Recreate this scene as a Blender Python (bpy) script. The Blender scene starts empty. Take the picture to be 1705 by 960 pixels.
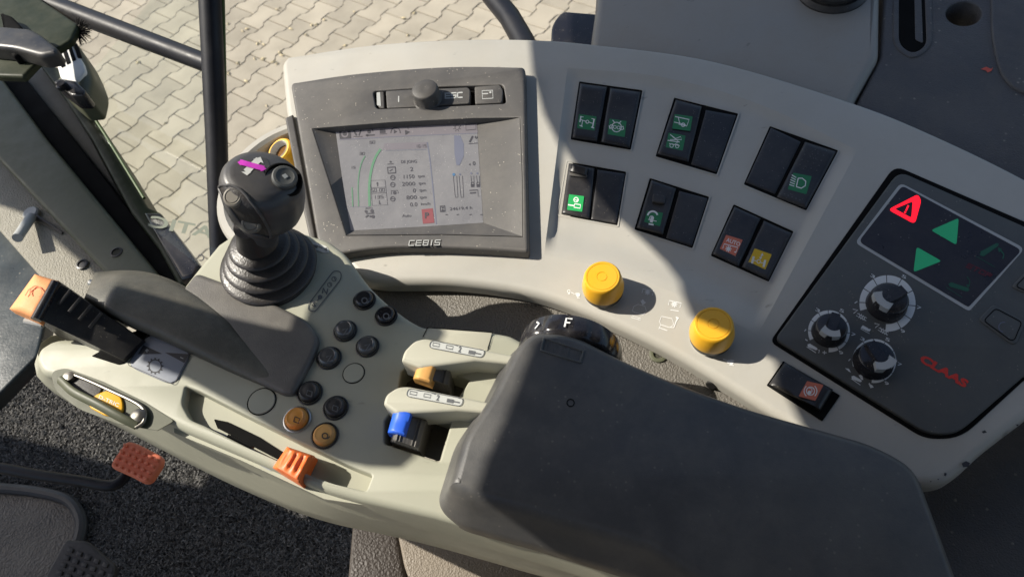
import bpy, bmesh, math, random
import numpy as np
from mathutils import Vector, Matrix
from mathutils.geometry import tessellate_polygon
random.seed(7)
SC = bpy.context.scene
COL = SC.collection
V = Vector
R = math.radians

# ------------------------------------------------------------------ camera
FPX = 1218.0                       # focal length in pixels of the 1705 px wide photograph
PITCH, ROLL, CAMZ = R(54.05), R(-12.6), 2.585
CP = V((0, 0, CAMZ))
FW = V((0, math.cos(PITCH), -math.sin(PITCH)))
_x = V((1, 0, 0)); _u = _x.cross(FW)
XR = (math.cos(ROLL) * _x + math.sin(ROLL) * _u).normalized()
UR = (-math.sin(ROLL) * _x + math.cos(ROLL) * _u).normalized()
cam = bpy.data.cameras.new('camera'); co = bpy.data.objects.new('camera', cam); COL.objects.link(co)
cam.sensor_width = 36.0; cam.lens = 36.0 * FPX / 1705.0
cam.clip_start = 0.02; cam.clip_end = 500
m = Matrix.Identity(4)
for i in range(3):
    m[i][0] = XR[i]; m[i][1] = UR[i]; m[i][2] = -FW[i]; m[i][3] = CP[i]
co.matrix_world = m
SC.camera = co
cam.dof.use_dof = True; cam.dof.focus_distance = 0.66; cam.dof.aperture_fstop = 13

def ray(px, py): return FW + XR * ((px - 852.5) / FPX) - UR * ((py - 480.0) / FPX)
class Plane:
    def __init__(s, p, n): s.p = V(p); s.n = V(n).normalized()
    def at(s, px, py, h=0.0):
        d = ray(px, py); q = s.p + s.n * h
        return CP + d * ((q - CP).dot(s.n) / d.dot(s.n))
def pt(px, py, dep): return CP + ray(px, py) * dep
def vplane(px, py, depth, vx, vy): return Plane(CP + ray(px, py) * depth, -ray(vx, vy))
def zplane(z): return Plane((0, 0, z), (0, 0, 1))
CON = vplane(1000, 400, 0.66, 1060, 1150)      # top of the side console
ARM = vplane(600, 600, 0.578, 950, 1250); AS = 1.06       # top of the arm console
FLOOR = zplane(1.50)
GROUND = zplane(0.0)
SILL = zplane(1.62)

# ------------------------------------------------------------------ light
k0 = CON.at(1005, 487); k1 = CON.at(1076, 500)
SUN = ((k0 - k1) + CON.n * 0.034).normalized()          # direction towards the sun
SUNE = math.asin(SUN.z); SUNA = math.atan2(SUN.x, SUN.y)
w = bpy.data.worlds.new('World'); SC.world = w; w.use_nodes = True
nt = w.node_tree; bgn = nt.nodes['Background']
sky = nt.nodes.new('ShaderNodeTexSky'); sky.sky_type = 'NISHITA'; sky.sun_disc = False
sky.air_density = 1.0; sky.dust_density = 1.8; sky.ozone_density = 1.0; sky.sun_elevation = SUNE; sky.sun_rotation = SUNA
nt.links.new(sky.outputs[0], bgn.inputs[0]); bgn.inputs[1].default_value = 0.10
sl = bpy.data.lights.new('sun', 'SUN'); sl.energy = 5.0; sl.angle = R(0.5); sl.color = (1, .935, .82)
so = bpy.data.objects.new('sun', sl); COL.objects.link(so)
so.rotation_euler = SUN.to_track_quat('Z', 'Y').to_euler(); so.location = (-3, 0, 6)
SC.view_settings.view_transform = 'Standard'; SC.view_settings.look = 'None'
SC.view_settings.gamma = 1; SC.view_settings.use_curve_mapping = False
SC.view_settings.exposure = 0.44

# ------------------------------------------------------------------ materials
M = {}
def mat(name, col, rough=.5, bump=0, bscale=900, kind='noise', var=0, vscale=8, dust=0, metal=0, coat=0, emit=None, es=0,
        spec=.5, island=0, specks=0, dustcol=(.5, .45, .36), specksc=260, worn=0):
    m = bpy.data.materials.new(name); m.use_nodes = True; n = m.node_tree; p = n.nodes['Principled BSDF']
    L = n.links.new
    p.inputs['Roughness'].default_value = rough; p.inputs['Metallic'].default_value = metal
    p.inputs['Coat Weight'].default_value = coat; p.inputs['Specular IOR Level'].default_value = spec
    tc = n.nodes.new('ShaderNodeTexCoord').outputs['Object']
    def rgb(c):
        q = n.nodes.new('ShaderNodeRGB'); q.outputs[0].default_value = (*c, 1); return q.outputs[0]
    def noise(sc, det=3, ro=.5):
        q = n.nodes.new('ShaderNodeTexNoise'); q.inputs['Scale'].default_value = sc; q.inputs['Detail'].default_value = det
        q.inputs['Roughness'].default_value = ro
        L(tc, q.inputs['Vector']); return q.outputs['Fac']
    def ramp(s, a, b, lo=0., hi=1.):
        q = n.nodes.new('ShaderNodeMapRange'); q.inputs[1].default_value = a; q.inputs[2].default_value = b
        q.inputs[3].default_value = lo; q.inputs[4].default_value = hi; L(s, q.inputs[0]); return q.outputs[0]
    def mix(f, a, b, bt='MIX'):
        q = n.nodes.new('ShaderNodeMix'); q.data_type = 'RGBA'; q.blend_type = bt
        if isinstance(f, float): q.inputs[0].default_value = f
        else: L(f, q.inputs[0])
        L(a, q.inputs[6]); L(b, q.inputs[7]); return q.outputs[2]
    c = rgb(col)
    if var:
        f = ramp(noise(vscale, 5, .65), .3, .7)
        c = mix(f, rgb([x * (1 - var) for x in col]), rgb([min(x * (1 + var), .95) for x in col]))
    if island:
        g = n.nodes.new('ShaderNodeNewGeometry').outputs['Random Per Island']
        c = mix(ramp(g, 0, 1, 0, 1), mix(1.0, c, rgb([1 - island] * 3), 'MULTIPLY'), mix(1.0, c, rgb([1 + island] * 3), 'MULTIPLY'))
    if dust:
        f = ramp(noise(14, 8, .75), .42, .8, 0, dust)
        c = mix(f, c, rgb(dustcol))
    if worn:      # small dark scuffs
        q = n.nodes.new('ShaderNodeMapping'); q.inputs['Scale'].default_value = (1, 2.2, 1); L(tc, q.inputs[0])
        q2 = n.nodes.new('ShaderNodeTexNoise'); q2.inputs['Scale'].default_value = 55; q2.inputs['Detail'].default_value = 4
        L(q.outputs[0], q2.inputs['Vector'])
        c = mix(ramp(q2.outputs['Fac'], .70, .76, 0, worn), c, rgb([x * .35 for x in col]))
    if specks:
        q = n.nodes.new('ShaderNodeTexVoronoi'); q.inputs['Scale'].default_value = specksc; L(tc, q.inputs['Vector'])
        f = ramp(q.outputs['Distance'], .10, .17, specks, 0)
        f2 = ramp(noise(specksc * .35, 2), .52, .6, 0, 1)
        mm = n.nodes.new('ShaderNodeMath'); mm.operation = 'MULTIPLY'; L(f, mm.inputs[0]); L(f2, mm.inputs[1])
        c = mix(mm.outputs[0], c, rgb(dustcol))
    L(c, p.inputs['Base Color'])
    if rough < 1:
        L(ramp(noise(30, 5, .7), .3, .7, max(rough - .09, .03), min(rough + .1, 1)), p.inputs['Roughness'])
    if bump:
        if kind == 'noise': hsrc = noise(bscale, 2)
        else:
            q = n.nodes.new('ShaderNodeTexVoronoi'); q.inputs['Scale'].default_value = bscale; q.feature = 'SMOOTH_F1' if kind == 'leather' else 'F1'
            if kind == 'leather':
                nz = n.nodes.new('ShaderNodeTexNoise'); nz.inputs['Scale'].default_value = bscale * .5; L(tc, nz.inputs['Vector'])
                ad = n.nodes.new('ShaderNodeMixRGB'); ad.inputs[0].default_value = 1.2 / bscale; L(tc, ad.inputs[1]); L(nz.outputs['Color'], ad.inputs[2])
                L(ad.outputs[0], q.inputs['Vector'])
            else: L(tc, q.inputs['Vector'])
            hsrc = q.outputs['Distance']
        b = n.nodes.new('ShaderNodeBump'); b.inputs['Strength'].default_value = bump; b.inputs['Distance'].default_value = .6 / bscale
        L(hsrc, b.inputs['Height']); L(b.outputs[0], p.inputs['Normal'])
    if emit:
        p.inputs['Emission Color'].default_value = (*emit, 1); p.inputs['Emission Strength'].default_value = es
    M[name] = m; return m
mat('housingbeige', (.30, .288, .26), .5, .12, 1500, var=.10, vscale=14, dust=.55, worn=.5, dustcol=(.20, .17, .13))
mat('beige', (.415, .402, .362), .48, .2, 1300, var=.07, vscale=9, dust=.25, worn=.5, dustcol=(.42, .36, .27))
mat('brownstrip', (.045, .036, .03), .6, .8, 420, 'leather')
mat('armbeige', (.365, .365, .285), .5, .15, 1500, var=.05, dust=.15, worn=.3)
mat('armshelf', (.44, .43, .345), .5, .1, 1500, var=.04, dust=.15)
mat('terminal', (.078, .074, .071), .55, .35, 1400, dust=.16, specks=.9, dustcol=(.42, .38, .32), var=.05)
mat('termdark', (.055, .052, .050), .55, .2, 1400, dust=.2, specks=.6, dustcol=(.4, .36, .3))
mat('black', (.013, .013, .015), .42, .15, 1500, dust=.12, specks=.35, specksc=420)
mat('rocker', (.014, .014, .017), .38, .1, 1700, var=.1, dust=.08, specks=.5, specksc=500)
mat('gap', (.005, .005, .005), .85, spec=.1)
mat('gloss', (.012, .012, .016), .2, 0, dust=.08, specks=.4, specksc=400)
mat('panel', (.072, .076, .075), .55, .15, 1500, var=.06, dust=.12, specks=.5, specksc=300, dustcol=(.3, .27, .22))
mat('window', (.016, .013, .018), .33, 0, dust=.06, specks=.4)
mat('pad', (.058, .058, .059), .46, .18, 1100, var=.08, dust=.12, specks=.12, specksc=160)
mat('bulge', (.066, .064, .052), .45, .3, 1200, 'leather', var=.1, dust=.25)
mat('palm', (.098, .092, .084), .48, .3, 1200, 'leather', var=.08, dust=.18)
mat('trim', (.135, .125, .11), .55, .9, 620, 'leather', dust=.2, dustcol=(.3, .26, .2))
mat('darktrim', (.066, .066, .070), .6, .8, 800, 'leather', var=.1, dust=.1, specks=.3, specksc=120)
mat('boot', (.028, .025, .024), .40, .3, 600, var=.2, dust=.35, dustcol=(.12, .10, .08))
mat('rubber', (.036, .034, .034), .5, .2, 700, var=.15, dust=.25, dustcol=(.16, .14, .11))
mat('matrubber', (.105, .086, .066), .5, 1.0, 330, 'leather', var=.2, vscale=12, dust=.2)
mat('yellow', (.80, .42, .02), .38, .05, 900, dust=.10, dustcol=(.6, .42, .15))
mat('orange', (.85, .16, .02), .42, .05, 900, dust=.12)
mat('pedalorange', (.78, .20, .10), .6, .1, 900, var=.08, dust=.15)
mat('paleorange', (.90, .38, .15), .6, .1, 900, var=.08)
mat('orangebtn', (.72, .30, .05), .4, dust=.5, dustcol=(.10, .07, .05))
mat('amber', (.68, .36, .10), .5, dust=.35, dustcol=(.2, .12, .06))
mat('blue', (.02, .12, .70), .42, dust=.05)
mat('dullmetal', (.22, .21, .19), .45, metal=1, dust=.4)
mat('metal', (.55, .55, .53), .35, metal=1, dust=.3)
mat('chrome', (.7, .7, .68), .22, metal=1)
mat('tube', (.008, .009, .014), .45, .05, 500, dust=.03, spec=.3)
mat('greenline', (.05, .08, .02), .4)
mat('leverbody', (.105, .100, .094), .5, .1, 900, dust=.2)
mat('glarecap', (.075, .075, .075), .2, coat=.4, dust=.3, dustcol=(.05, .05, .05))  # black button caps, their glare put into the colour as paler grey
mat('greenframe', (.016, .023, .009), .5, dust=.1, spec=.2)
mat('olive', (.074, .080, .045), .5, .08, 1100, var=.06, dust=.1)
mat('greyband', (.13, .125, .105), .8, .5, 900, dust=.1)
mat('sillgrain', (.25, .235, .19), .7, .9, 520, 'leather', dust=.2)
mat('bluedark', (.030, .040, .045), .35, .1, 300, var=.3, vscale=20, specks=.4, specksc=120)
mat('lightgrey', (.40, .41, .40), .4)
mat('carpetbase', (.02, .02, .021), 1.0, .5, 400)
mat('carpet', (.108, .104, .098), .85, island=.92)
mat('paver', (.375, .335, .262), .9, 1.0, 240, var=.18, vscale=7, island=.15, dust=.4, specks=.35, dustcol=(.22, .2, .16), specksc=90)
mat('joint', (.085, .075, .055), 1, .6, 300, var=.3, vscale=5)
mat('leaf', (.60, .50, .30), .8)
mat('white', (.78, .78, .76), .5)
mat('cream', (.66, .66, .62), .5, dust=.1)
mat('ink', (.03, .03, .035), .6)
mat('inkgrey', (.11, .115, .12), .6)
mat('palegrey', (.42, .43, .42), .5)
mat('dialwhite', (.66, .68, .68), .5)
mat('labelbg', (.52, .53, .50), .5)
mat('armlabel', (.20, .22, .26), .5)
mat('magenta', (.62, .05, .52), .5)
mat('green', (.018, .18, .065), .4)
mat('greenlit', (.02, .3, .08), .4, emit=(.02, .5, .12), es=.12)
mat('greentri', (.02, .26, .12), .4, emit=(.02, .45, .2), es=.12)
mat('greendim', (.015, .10, .055), .4)
mat('reddim', (.12, .012, .02), .4)
mat('redlit', (.8, .01, .02), .4, emit=(1, .006, .02), es=1.1)
mat('redtext', (.62, .035, .02), .5)
mat('salmon', (.60, .16, .09), .5)
mat('yellowsq', (.66, .42, .01), .5)
mat('screen', (.150, .149, .155), .30, specks=.8, specksc=420, dustcol=(.5, .48, .46), emit=(.5, .5, .6), es=.06, dust=.2)
mat('scrdark', (.045, .044, .055), .5)
mat('scrpink', (.155, .145, .16), .35, emit=(.5, .45, .55), es=.04, specks=.8, specksc=420, dustcol=(.5, .48, .46))
mat('scrline', (.12, .13, .18), .5)
mat('scrgreen', (.085, .20, .12), .5)
mat('scrred', (.20, .05, .06), .5)
mat('scrblue', (.05, .13, .25), .5)
mat('seatcloth', (.30, .25, .17), .9, 1.0, 500, 'leather')
mat('tanleather', (.20, .168, .13), .6, .8, 560, 'leather', var=.1)
mat('amberglass', (.16, .07, .015), .2)
mat('decal', (.16, .18, .14), .6)
mat('redmark', (.6, .1, .07), .7)
mat('termgrip', (.060, .058, .060), .42, .1, 1300, dust=.12, var=.08)
mat('taupe', (.15, .135, .11), .5, dust=.2)
g = bpy.data.materials.new('glass'); g.use_nodes = True; n = g.node_tree; n.nodes.clear()
o_ = n.nodes.new('ShaderNodeOutputMaterial'); mx = n.nodes.new('ShaderNodeMixShader'); tr = n.nodes.new('ShaderNodeBsdfTransparent'); gl = n.nodes.new('ShaderNodeBsdfGlossy')
tr.inputs[0].default_value = (.97, .985, .96, 1); gl.inputs['Roughness'].default_value = .02; mx.inputs[0].default_value = .035
n.links.new(tr.outputs[0], mx.inputs[1]); n.links.new(gl.outputs[0], mx.inputs[2]); n.links.new(mx.outputs[0], o_.inputs[0]); M['glass'] = g

# ------------------------------------------------------------------ object helpers
def props(o, label=None, cat=None, group=None, kind=None):
    if label: o['label'] = label
    if cat: o['category'] = cat
    if group: o['group'] = group
    if kind: o['kind'] = kind
    return o
def thing(name, loc, label, cat, group=None):
    o = bpy.data.objects.new(name, None); COL.objects.link(o); o.location = loc; o.empty_display_size = .02
    return props(o, label, cat, group)
def wloc(o):
    v = V(o.location)
    while o.parent: o = o.parent; v = v + o.location
    return v
class MB:
    """collects vertices (world space) and faces for ONE mesh object"""
    def __init__(s): s.v = []; s.f = []; s.mi = []; s.cur = 0
    def add(s, vs, fs):
        b = len(s.v); s.v += [tuple(v) for v in vs]; s.f += [tuple(b + i for i in f) for f in fs]; s.mi += [s.cur] * len(fs); return s
    def build(s, name, mt, parent=None, label=None, smooth=35, loc=None):
        if not isinstance(mt, (list, tuple)): mt = [mt]
        arr = np.array(s.v)
        if parent: org = wloc(parent)
        else: org = V(loc) if loc else V(((arr[:, 0].min() + arr[:, 0].max()) / 2, (arr[:, 1].min() + arr[:, 1].max()) / 2, arr[:, 2].min()))
        me = bpy.data.meshes.new(name)
        me.from_pydata([tuple(a) for a in arr - np.array(org)], [], s.f)
        for q in mt: me.materials.append(M[q])
        me.polygons.foreach_set('material_index', s.mi)
        bm = bmesh.new(); bm.from_mesh(me)
        if len(bm.verts) < 60000: bmesh.ops.remove_doubles(bm, verts=bm.verts, dist=1e-6)
        if smooth is not None and len(bm.verts) < 60000: bmesh.ops.recalc_face_normals(bm, faces=bm.faces)
        bm.to_mesh(me); bm.free()
        if smooth is not None:
            me.polygons.foreach_set('use_smooth', [True] * len(me.polygons)); me.set_sharp_from_angle(angle=R(smooth))
        me.update()
        o = bpy.data.objects.new(name, me); COL.objects.link(o)
        if parent: o.parent = parent
        else: o.location = org
        if label: o['label'] = label
        return o

# ---- 2D outline helpers (pixel space)
def tf(pts, s=1, ox=0, oy=0): return [(ox + p[0] / s, oy + p[1] / s) + tuple(p[2:]) for p in pts]
def rp(pts, r=0, n=5):
    """polygon with rounded corners; a point may carry its own radius"""
    out = []; N = len(pts)
    for i in range(N):
        p = V(pts[i][:2]); a = V(pts[i - 1][:2]); b = V(pts[(i + 1) % N][:2])
        rr = pts[i][2] if len(pts[i]) > 2 else r
        if rr <= 0: out.append((p.x, p.y)); continue
        u = a - p; v = b - p; lu, lv = u.length, v.length; u /= lu; v /= lv
        d = min(rr, lu * .48, lv * .48)
        s0 = p + u * d; s1 = p + v * d
        for k in range(n + 1):
            t = k / n; q = s0 * (1 - t) ** 2 + p * 2 * t * (1 - t) + s1 * t * t
            out.append((q.x, q.y))
    return out
def spl(pts, n=6, closed=False):
    """Catmull-Rom through points"""
    P = [V(p[:2]) for p in pts]; N = len(P); out = []
    rng = range(N) if closed else range(N - 1)
    for i in rng:
        p1, p2 = P[i], P[(i + 1) % N]
        p0 = P[i - 1] if (closed or i > 0) else p1 * 2 - p2
        p3 = P[(i + 2) % N] if (closed or i < N - 2) else p2 * 2 - p1
        for k in range(n):
            t = k / n
            q = .5 * ((2 * p1) + (p2 - p0) * t + (2 * p0 - 5 * p1 + 4 * p2 - p3) * t * t + (3 * p1 - p0 - 3 * p2 + p3) * t ** 3)
            out.append((q.x, q.y))
    if not closed: out.append(tuple(P[-1]))
    return out
def circ(cx, cy, rx, ry=None, n=32, a0=0, a1=360, rot=0):
    ry = ry or rx; o = []
    full = abs(a1 - a0) >= 360
    for i in range(n if full else n + 1):
        a = R(a0 + (a1 - a0) * i / n); x = rx * math.cos(a); y = ry * math.sin(a); c, s = math.cos(R(rot)), math.sin(R(rot))
        o.append((cx + x * c - y * s, cy + x * s + y * c))
    return o
def area2(l): return sum(l[i][0] * l[(i + 1) % len(l)][1] - l[(i + 1) % len(l)][0] * l[i][1] for i in range(len(l)))
def off(l, d):
    """offset a closed 2D loop inwards by d (for a positive-area loop)"""
    N = len(l); out = []
    for i in range(N):
        a = V(l[i - 1]); p = V(l[i]); b = V(l[(i + 1) % N])
        e1 = (p - a); e2 = (b - p)
        if e1.length < 1e-9: e1 = e2.copy()
        if e2.length < 1e-9: e2 = e1.copy()
        e1.normalize(); e2.normalize()
        n1 = V((-e1.y, e1.x)); n2 = V((-e2.y, e2.x)); nn = n1 + n2
        if nn.length < 1e-6: nn = n1
        nn.normalize(); c = max(nn.dot(n1), .5)
        q = p + nn * (d / c); out.append((q.x, q.y))
    return out
class Frame:
    """2D axes on a plane, so that outlines can be inset in metres"""
    def __init__(s, pl):
        s.pl = pl; s.e1 = (XR - pl.n * XR.dot(pl.n)).normalized(); s.e2 = pl.n.cross(s.e1)
    def to2(s, p): d = p - s.pl.p; return (d.dot(s.e1), d.dot(s.e2))
    def to3(s, q, h): return s.pl.p + s.e1 * q[0] + s.e2 * q[1] + s.pl.n * h
def tess(loops):
    return tessellate_polygon([[V((p[0], p[1], 0)) for p in l] for l in loops])
def solid(mb, pl, outline, h0, h1, r=0, holes=(), seg=4, href=None, bottom=True, rh=.0016, prof=None):
    """extrude a pixel outline (taken at height href) from h0 to h1 along the plane normal; rounded top rim of radius r"""
    fr = Frame(pl); href = h1 if href is None else href
    loops = []
    for k, l in enumerate([outline] + list(holes)):
        q = [fr.to2(pl.at(x, y, href)) for x, y in l]
        want = 1 if k == 0 else -1
        if area2(q) * want < 0: q = q[::-1]
        loops.append(q)
    vs, fs = [], []; tops = []; r_out = r
    for k_, l in enumerate(loops):
        r = r_out if k_ == 0 else min(r_out, rh)
        rings = [(l, h0)]
        if prof: rings += [(off(l, a_) if a_ else l, b_) for a_, b_ in prof]
        elif r > 0:
            for j in range(seg + 1):
                a = math.pi / 2 * j / seg
                rings.append((off(l, r * (1 - math.cos(a))) if j else l, h1 - r + r * math.sin(a)))
        else: rings.append((l, h1))
        b = len(vs); N = len(l)
        for ll, h in rings: vs += [fr.to3(q, h) for q in ll]
        for k in range(len(rings) - 1):
            for i in range(N):
                j = (i + 1) % N; a = b + k * N
                fs.append((a + i, a + j, a + N + j, a + N + i))
        tops.append((rings[-1][0], b + (len(rings) - 1) * N, b))
    for which, hh in ((1, 0), (2, 0)):
        if which == 2 and not bottom: continue
        ls = [t[0] for t in tops] if which == 1 else loops
        idx = []
        for t in tops: idx += list(range(t[which], t[which] + len(t[0])))
        for tri in tess(ls):
            t = tuple(idx[i] for i in tri)
            fs.append(t if which == 1 else t[::-1])
    mb.add(vs, fs); return mb
def bil(q, u, v):
    a = V(q[0][:2]).lerp(V(q[1][:2]), u); b = V(q[3][:2]).lerp(V(q[2][:2]), u); return a.lerp(b, v)
def qgrid(mb, pl, quad, hf, nu=8, nv=12, h0=0):
    """a grid over a pixel quad (tl,tr,br,bl) with height hf(u,v) and skirts down to h0"""
    vs = []; fs = []
    us = [i / nu for i in range(nu + 1)]; vv = [i / nv for i in range(nv + 1)]
    # denser near the edges
    ez = lambda t: .5 - .5 * math.cos(math.pi * t) if nu > 3 else t
    for v in vv:
        for u in us:
            U_, V_ = ez(u), ez(v); p = bil(quad, U_, V_); vs.append(pl.at(p.x, p.y, hf(U_, V_)))
    W = nu + 1
    for j in range(nv):
        for i in range(nu): fs.append((j * W + i, j * W + i + 1, (j + 1) * W + i + 1, (j + 1) * W + i))
    rim = [i for i in range(W)] + [j * W + nu for j in range(1, nv + 1)] + [nv * W + i for i in range(nu - 1, -1, -1)] + [j * W for j in range(nv - 1, 0, -1)]
    b = len(vs); fr = Frame(pl)
    for i in rim:
        p = V(vs[i]); d = (p - pl.p).dot(pl.n); vs.append(p - pl.n * (d - h0))
    for k in range(len(rim)):
        k2 = (k + 1) % len(rim); fs.append((rim[k], b + k, b + k2, rim[k2]))
    mb.add(vs, fs); return mb
def lathe(mb, c, n, prof, seg=40, cap0=True, cap1=True, fn=None):
    n = V(n).normalized(); e1 = n.orthogonal().normalized() if abs(n.dot(XR)) > .95 else (XR - n * XR.dot(n)).normalized(); e2 = n.cross(e1)
    vs = []; fs = []
    for r_, h in prof:
        for i in range(seg):
            a = 2 * math.pi * i / seg; rr = r_ * (fn(a, h) if fn else 1)
            vs.append(c + n * h + e1 * (rr * math.cos(a)) + e2 * (rr * math.sin(a)))
    for k in range(len(prof) - 1):
        for i in range(seg):
            j = (i + 1) % seg; fs.append((k * seg + i, k * seg + j, (k + 1) * seg + j, (k + 1) * seg + i))
    if cap0: fs.append(tuple(range(seg))[::-1])
    if cap1: fs.append(tuple((len(prof) - 1) * seg + i for i in range(seg)))
    mb.add(vs, fs); return mb
def tube(mb, pts, rad, seg=16, flat=1.0):
    pts = [V(p) for p in pts]; vs = []; fs = []; N = len(pts); prev = None
    rads = rad if isinstance(rad, (list, tuple)) else [rad] * N
    for k in range(N):
        t = (pts[min(k + 1, N - 1)] - pts[max(k - 1, 0)]).normalized()
        e = (prev - t * prev.dot(t)) if prev else t.orthogonal()
        e.normalize(); prev = e; f_ = t.cross(e)
        for i in range(seg):
            a = 2 * math.pi * i / seg; vs.append(pts[k] + e * rads[k] * math.cos(a) + f_ * rads[k] * flat * math.sin(a))
    for k in range(N - 1):
        for i in range(seg):
            j = (i + 1) % seg; fs.append((k * seg + i, k * seg + j, (k + 1) * seg + j, (k + 1) * seg + i))
    fs.append(tuple(range(seg))[::-1]); fs.append(tuple((N - 1) * seg + i for i in range(seg)))
    mb.add(vs, fs); return mb
def rim(e=.12, k=1.0):
    """edge roll-off factor 0..1 for qgrid height functions"""
    def s(t): t = min(max(t / e, 0), 1); return math.sqrt(max(0, 1 - (1 - t) ** 2))
    return lambda u, v: min(s(u), s(1 - u), s(v * 1.8), s((1 - v) * 1.8))

_tc = {}
def glyphs(txt, bold=0):
    k = (txt, bold)
    if k not in _tc:
        c = bpy.data.curves.new('t', 'FONT'); c.body = txt; c.size = 1; c.offset = bold; c.resolution_u = 3
        o = bpy.data.objects.new('t', c); COL.objects.link(o)
        bpy.context.view_layer.update()
        dg = bpy.context.evaluated_depsgraph_get(); me = bpy.data.meshes.new_from_object(o.evaluated_get(dg))
        vs = [tuple(v.co) for v in me.vertices]; fs = [tuple(p.vertices) for p in me.polygons]
        bpy.data.objects.remove(o); bpy.data.curves.remove(c); bpy.data.meshes.remove(me)
        xs = [v[0] for v in vs] or [0, 1]
        _tc[k] = (vs, fs, min(xs), max(xs))
    return _tc[k]
GL = {'C': '1101 0001 0010', 'L': '0100 0010', 'A': '0001 0111 1110 0h1h', 'S': '1101 010h 0h1h 1h10 1000', 'E': '1101 0100 0010 0h1h', 'B': '0001 0111 1110 1000 0h1h', 'I': 'h0h1', 'D': '0001 0111 1110 1000', 'J': '1110 1000 000h',
      'O': '0001 0111 1110 1000', 'N': '0001 0111 1110', 'G': '1101 0100 0010 101h 1hhh', 'T': '0111 h1h0', 'P': '0001 0111 111h 1h0h', '0': '0001 0111 1110 1000', '1': 'h0h1', '2': '0111 111h 1h0h 0h00 0010', '3': '0111 1110 1000 0h1h',
      '4': '010h 0h1h 1110', '5': '1101 010h 0h1h 1h10 1000', '6': '1101 0100 0010 101h 1h0h', '7': '0111 1110', '8': '0001 0111 1110 1000 0h1h', '9': '1h0h 0h01 0111 1110 1000', ' ': '', '.': 'P', ',': 'P', ':': 'Q'}
class Marks:
    """flat printed marks in pixel coordinates on a plane (or on any surface function)"""
    def __init__(s, surf, h=.0003, sc=1, ox=0, oy=0):
        s.mb = MB(); s.at = (lambda x, y: surf.at(x, y, h)) if isinstance(surf, Plane) else surf
        s.sc, s.ox, s.oy = sc, ox, oy
    def P(s, p): return s.at(s.ox + p[0] / s.sc, s.oy + p[1] / s.sc)
    def poly(s, pts, holes=()):
        loops = [list(pts)] + [list(h) for h in holes]; flat = [p for l in loops for p in l]
        s.mb.add([s.P(p) for p in flat], [tuple(t) for t in tess(loops)]); return s
    def line(s, pts, w, closed=False):
        pts = [V(p[:2]) for p in pts]; N = len(pts)
        if closed: pts = pts + [pts[0], pts[1]]; N += 1
        L_, R_ = [], []
        M_ = len(pts) if not closed else N
        for i in range(M_):
            t = pts[min(i + 1, len(pts) - 1)] - pts[max(i - 1, 0)] if not (closed and i in (0,)) else pts[1] - pts[-3 if len(pts) > 3 else 0]
            if t.length < 1e-9: t = V((1, 0))
            t.normalize(); nn = V((-t.y, t.x)) * w / 2; L_.append(pts[i] + nn); R_.append(pts[i] - nn)
        vs = [s.P(p) for p in L_ + R_]; fs = [(i, i + 1, M_ + i + 1, M_ + i) for i in range(M_ - 1)]
        s.mb.add(vs, fs); return s
    def ring(s, cx, cy, r, w, n=28, a0=0, a1=360):
        return s.line(circ(cx, cy, r, n=n, a0=a0, a1=a1) + ([circ(cx, cy, r, n=n)[0]] if abs(a1 - a0) >= 360 else []), w)
    def disc(s, cx, cy, r, n=20): return s.poly(circ(cx, cy, r, n=n))
    def text(s, txt, o, e, up=None, bold=0, width=None, mirror=False):
        """o = left end of the baseline, e = right end; up = vector of one cap height (defaults perpendicular)"""
        vs, fs, x0, x1 = glyphs(txt, bold); o = V(o); e = V(e); d = e - o
        ex = d / max(x1 - x0, 1e-6)
        up = V(up) if up else V((d.y, -d.x)).normalized() * (d.length / max(x1 - x0, 1e-6) * .7)
        ey = up / .7
        P = []
        for v in vs:
            X = (x1 - v[0]) if mirror else (v[0] - x0)
            P.append(s.P(o + ex * X + ey * v[1]))
        s.mb.add(P, fs); return s
    def block(s, word, o, e, up, w, gap=.38):
        """squared segment lettering drawn stroke by stroke"""
        o, e, up = V(o), V(e), V(up); adv = [(.35 if c in '.,:' else .45 if c == 'I' else 1) for c in word]
        tot = sum(adv) + gap * (len(word) - 1); ex = (e - o) / tot; x = 0; k = {'0': 0, '1': 1, 'h': .5}
        for c, a in zip(word, adv):
            g = GL[c]
            if g in ('P', 'Q'):
                for yy in ((.05,) if g == 'P' else (.25, .75)):
                    q = o + ex * (x + a / 2) + up * yy; s.line([tuple(q - ex.normalized() * w * .5), tuple(q + ex.normalized() * w * .5)], w)
            else:
                for sg in g.split():
                    p = o + ex * (x + k[sg[0]] * a) + up * k[sg[1]]; q = o + ex * (x + k[sg[2]] * a) + up * k[sg[3]]
                    d = (q - p).normalized() * w * .5; s.line([tuple(p - d), tuple(q + d)], w)
            x += a + gap
        return s
    def build(s, name, mt, parent, label=None): return s.mb.build(name, mt, parent, label, smooth=None)

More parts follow.
